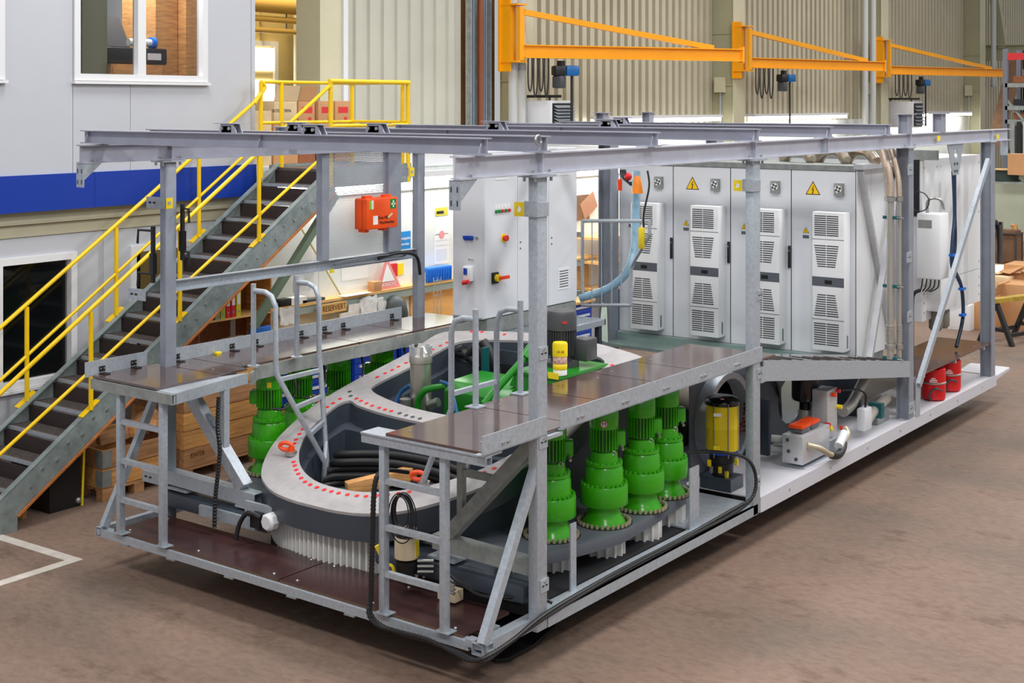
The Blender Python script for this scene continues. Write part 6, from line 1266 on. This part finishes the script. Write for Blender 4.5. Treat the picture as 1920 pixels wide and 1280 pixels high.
for k in range(4):
    c = Vector((-2.95+.16*k, 18.9, 1.15)); b = B()
    b.tube([c+Vector((0, .3*math.cos(t), .6*math.sin(t))) for t in [j*2*math.pi/24 for j in range(24)]], .045, 8, closed=True); b.build('hanging_hose', BLACK, label='black hose loop hanging behind the rear post, %s of four' % ('first', 'second', 'third', 'fourth')[k], cat='hose', group='hanging hoses')
sg_ = thing('cable_drum', 'green cable drum on the wall shelf right of the rear post', 'drum', (-3.1, 20.8, 2.4)); q = at(1885, 327, Y=20.8)
B().lathe([(.3, 0), (.3, .02), (.26, .02), (.26, .2), (.3, .2), (.3, .22)], (q.x, 20.8, q.z-.12), 24).build('coil', mat('cable_darkgreen', (36, 56, 48), .5), sg_); B().lathe([(.31, 0), (.31, .012)], (q.x, 20.8, q.z+.1), 24).build('flange', BEECH, sg_)
q2 = at(1870, 350, Y=20.8); b = B(); b.box(q.x-.6, 20.4, q.z-.16, q.x+2, 21.2, q.z-.13); b.build('wall_shelf', GALVD, label='grey wall shelf carrying the cable drum', cat='shelf')
q = at(1910, 303, Y=20.7); B().box(q.x-.16, 20.5, q.z-.26, q.x+.4, 20.9, q.z+.16).build('carton', CARD, label='small carton on the wall shelf beside the drum', cat='box')
q = at(1870, 425, Y=20.0); B().lathe([(.06, 0), (.1, .02), (.11, .12), (.06, .16)], (q.x, 20.0, q.z-.08), 12).build('blue_jug', BLUEP, label='blue jug on the small cage behind the rear post', cat='jug')
cg = thing('wire_cage', 'small dark wire cage on the floor under the blue jug', 'cage', (q.x+.1, 20.0, 0)); zt_ = q.z-.1
for dx in (-.2, .42):
    for dy in (-.2, .2): B().bar((q.x+dx, 20+dy, 0), (q.x+dx, 20+dy, zt_), .03, .03).build('upright', DKGREY, cg)
B().box(q.x-.22, 19.78, zt_-.02, q.x+.44, 20.22, zt_).build('top', DKGREY, cg); B().box(q.x-.18, 19.82, .9, q.x+.4, 20.18, 1.5).build('content', RUSTY, cg)
# pale green back wall low on the right and pallet rack above
b = B(); b.box(-6, 23.0, 0, 4, 23.1, 2.55); b.build('wall_right_back', mat('pale_green_wall', (186, 192, 172), .6, 0, .03, 2), kind='structure')
rk = thing('pallet_rack', 'grey pallet rack loaded with long goods at the right edge', 'rack', (-2.5, 23.5, 0))
B().box(-3.5, 24.3, 2.56, 2, 24.33, 5.2).build('shade_backdrop', DARK, rk)  # added dark sheet, imitates the dim background behind the rack
for x in (-3.55, 2.0):
    for y in (23.2, 24.2): B().box(x-.05, y-.05, 0, x+.05, y+.05, 5.2).build('upright', mat('rack_grey', (120, 124, 136), .5, .2), rk)
B().bar((-3.55, 23.2, 4.1), (-2.6, 23.25, 2.9), .03, .05).build('diagonal', GALVD, rk); B().bar((-3.55, 23.2, 3.0), (-3.1, 24.2, 2.4), .03, .05).build('diagonal', GALVD, rk)
for z in (3.55, 3.85, 4.35): 
    B().box(-3.55, 23.15, z, 2.0, 23.2, z+.09).build('beam', GALVD, rk); B().box(-3.55, 24.2, z, 2.0, 24.25, z+.09).build('beam', GALVD, rk)
B().box(-3.5, 23.14, 4.95, -2.85, 23.16, 5.1).build('load_sign', INKR, rk)
for k, (z, x0, m) in enumerate(((4.45, -3.4, WOODR), (4.6, -3.2, RUSTY), (4.72, -2.8, WOODR), (3.95, -3.4, DARK), (3.65, -3.4, WOODR), (2.6, -3.4, DKGREY), (2.6, -2.6, DARK))):
    B().box(x0, 23.25, z, 1.9, 24.1, z+(.14 if k < 5 else .9)).build('stacked_goods', m, label='long dark goods on the pallet rack, %s' % ('upper timber layer', 'middle timber layer', 'top short timber layer', 'dark layer on the middle beam', 'reddish layer on the lower beam', 'grey sheets standing below', 'dark sheets standing below right')[k], cat='goods', group='goods on the pallet rack')
for k in range(6): x = -3.35+.13*k; b = B(); b.box(x, 22.85+.02*k, 2.55, x+.09, 22.9+.02*k, 3.6); b.build('profile_bar', (GALVD, DARK, COLL)[k % 3], label='upright metal profile leaning on the rack, %s from the left' % ('first', 'second', 'third', 'fourth', 'fifth', 'sixth')[k], cat='profile', group='upright profiles')
b = B(); b.box(-3.6, 22.6, 2.5, 2, 23.0, 2.55); b.build('ledge_board', GALVD, label='narrow ledge under the upright profiles', cat='ledge')
# brown slanted board and cross girders near the far column
b = B(); b.bar((-8.4, 38.2, 2.6), (-7.7, 38.4, 5.6), .5, .05, up=(0, 1, 0)); b.build('leaning_board', RUSTY, label='tall brown board leaning at the rightmost column', cat='board')
b = B(); b.ibeam((-9.4, 40.4, 5.75), (2, 41.5, 5.75), .55, .3, .03, .04); b.build('crane_girder', COLM, label='beige crane girder behind the rightmost column', cat='girder')
b = B(); b.bar((-8.8, 40.5, 5.9), (-9.3, 40.5, 9), .3, .3); b.build('girder_brace', COLM, label='slanted beige brace above the crane girder', cat='brace')
# brown taped posters and board between control cabinet and gate
q0, q1 = at(1090, 355, X=XW+.01), at(1115, 395, X=XW+.01)
B().bar(at(1092, 398, X=XW+.02), at(1116, 372, X=XW+.02), .01, .3, up=(0, 0, 1)).build('cardboard_strip', mat('strip_brown', (176, 130, 104), .7), label='brown striped cardboard pinned slantwise on the bench wall', cat='cardboard')
q = at(1090, 388, X=XW+.02); B().box(XW, q.y-.25, q.z-.22, XW+.02, q.y+.25, q.z+.2).build('picture_board', RUSTY, label='dark brown board pinned on the bench wall right of the control cabinet', cat='board')
sh = thing('bench_shelf', 'wooden bench shelf with blue back seen through the guard gate', 'shelf', (-6.7, 12, 0))
for z in (.9, 1.35, 1.75): B().box(-7.0, 11.4, z, -6.5, 13.6, z+.04).build('shelf_board', BEECH, sh)
B().box(-7.02, 12.3, 0, -6.55, 12.62, .88).build('blue_bin', BLUEB, sh)
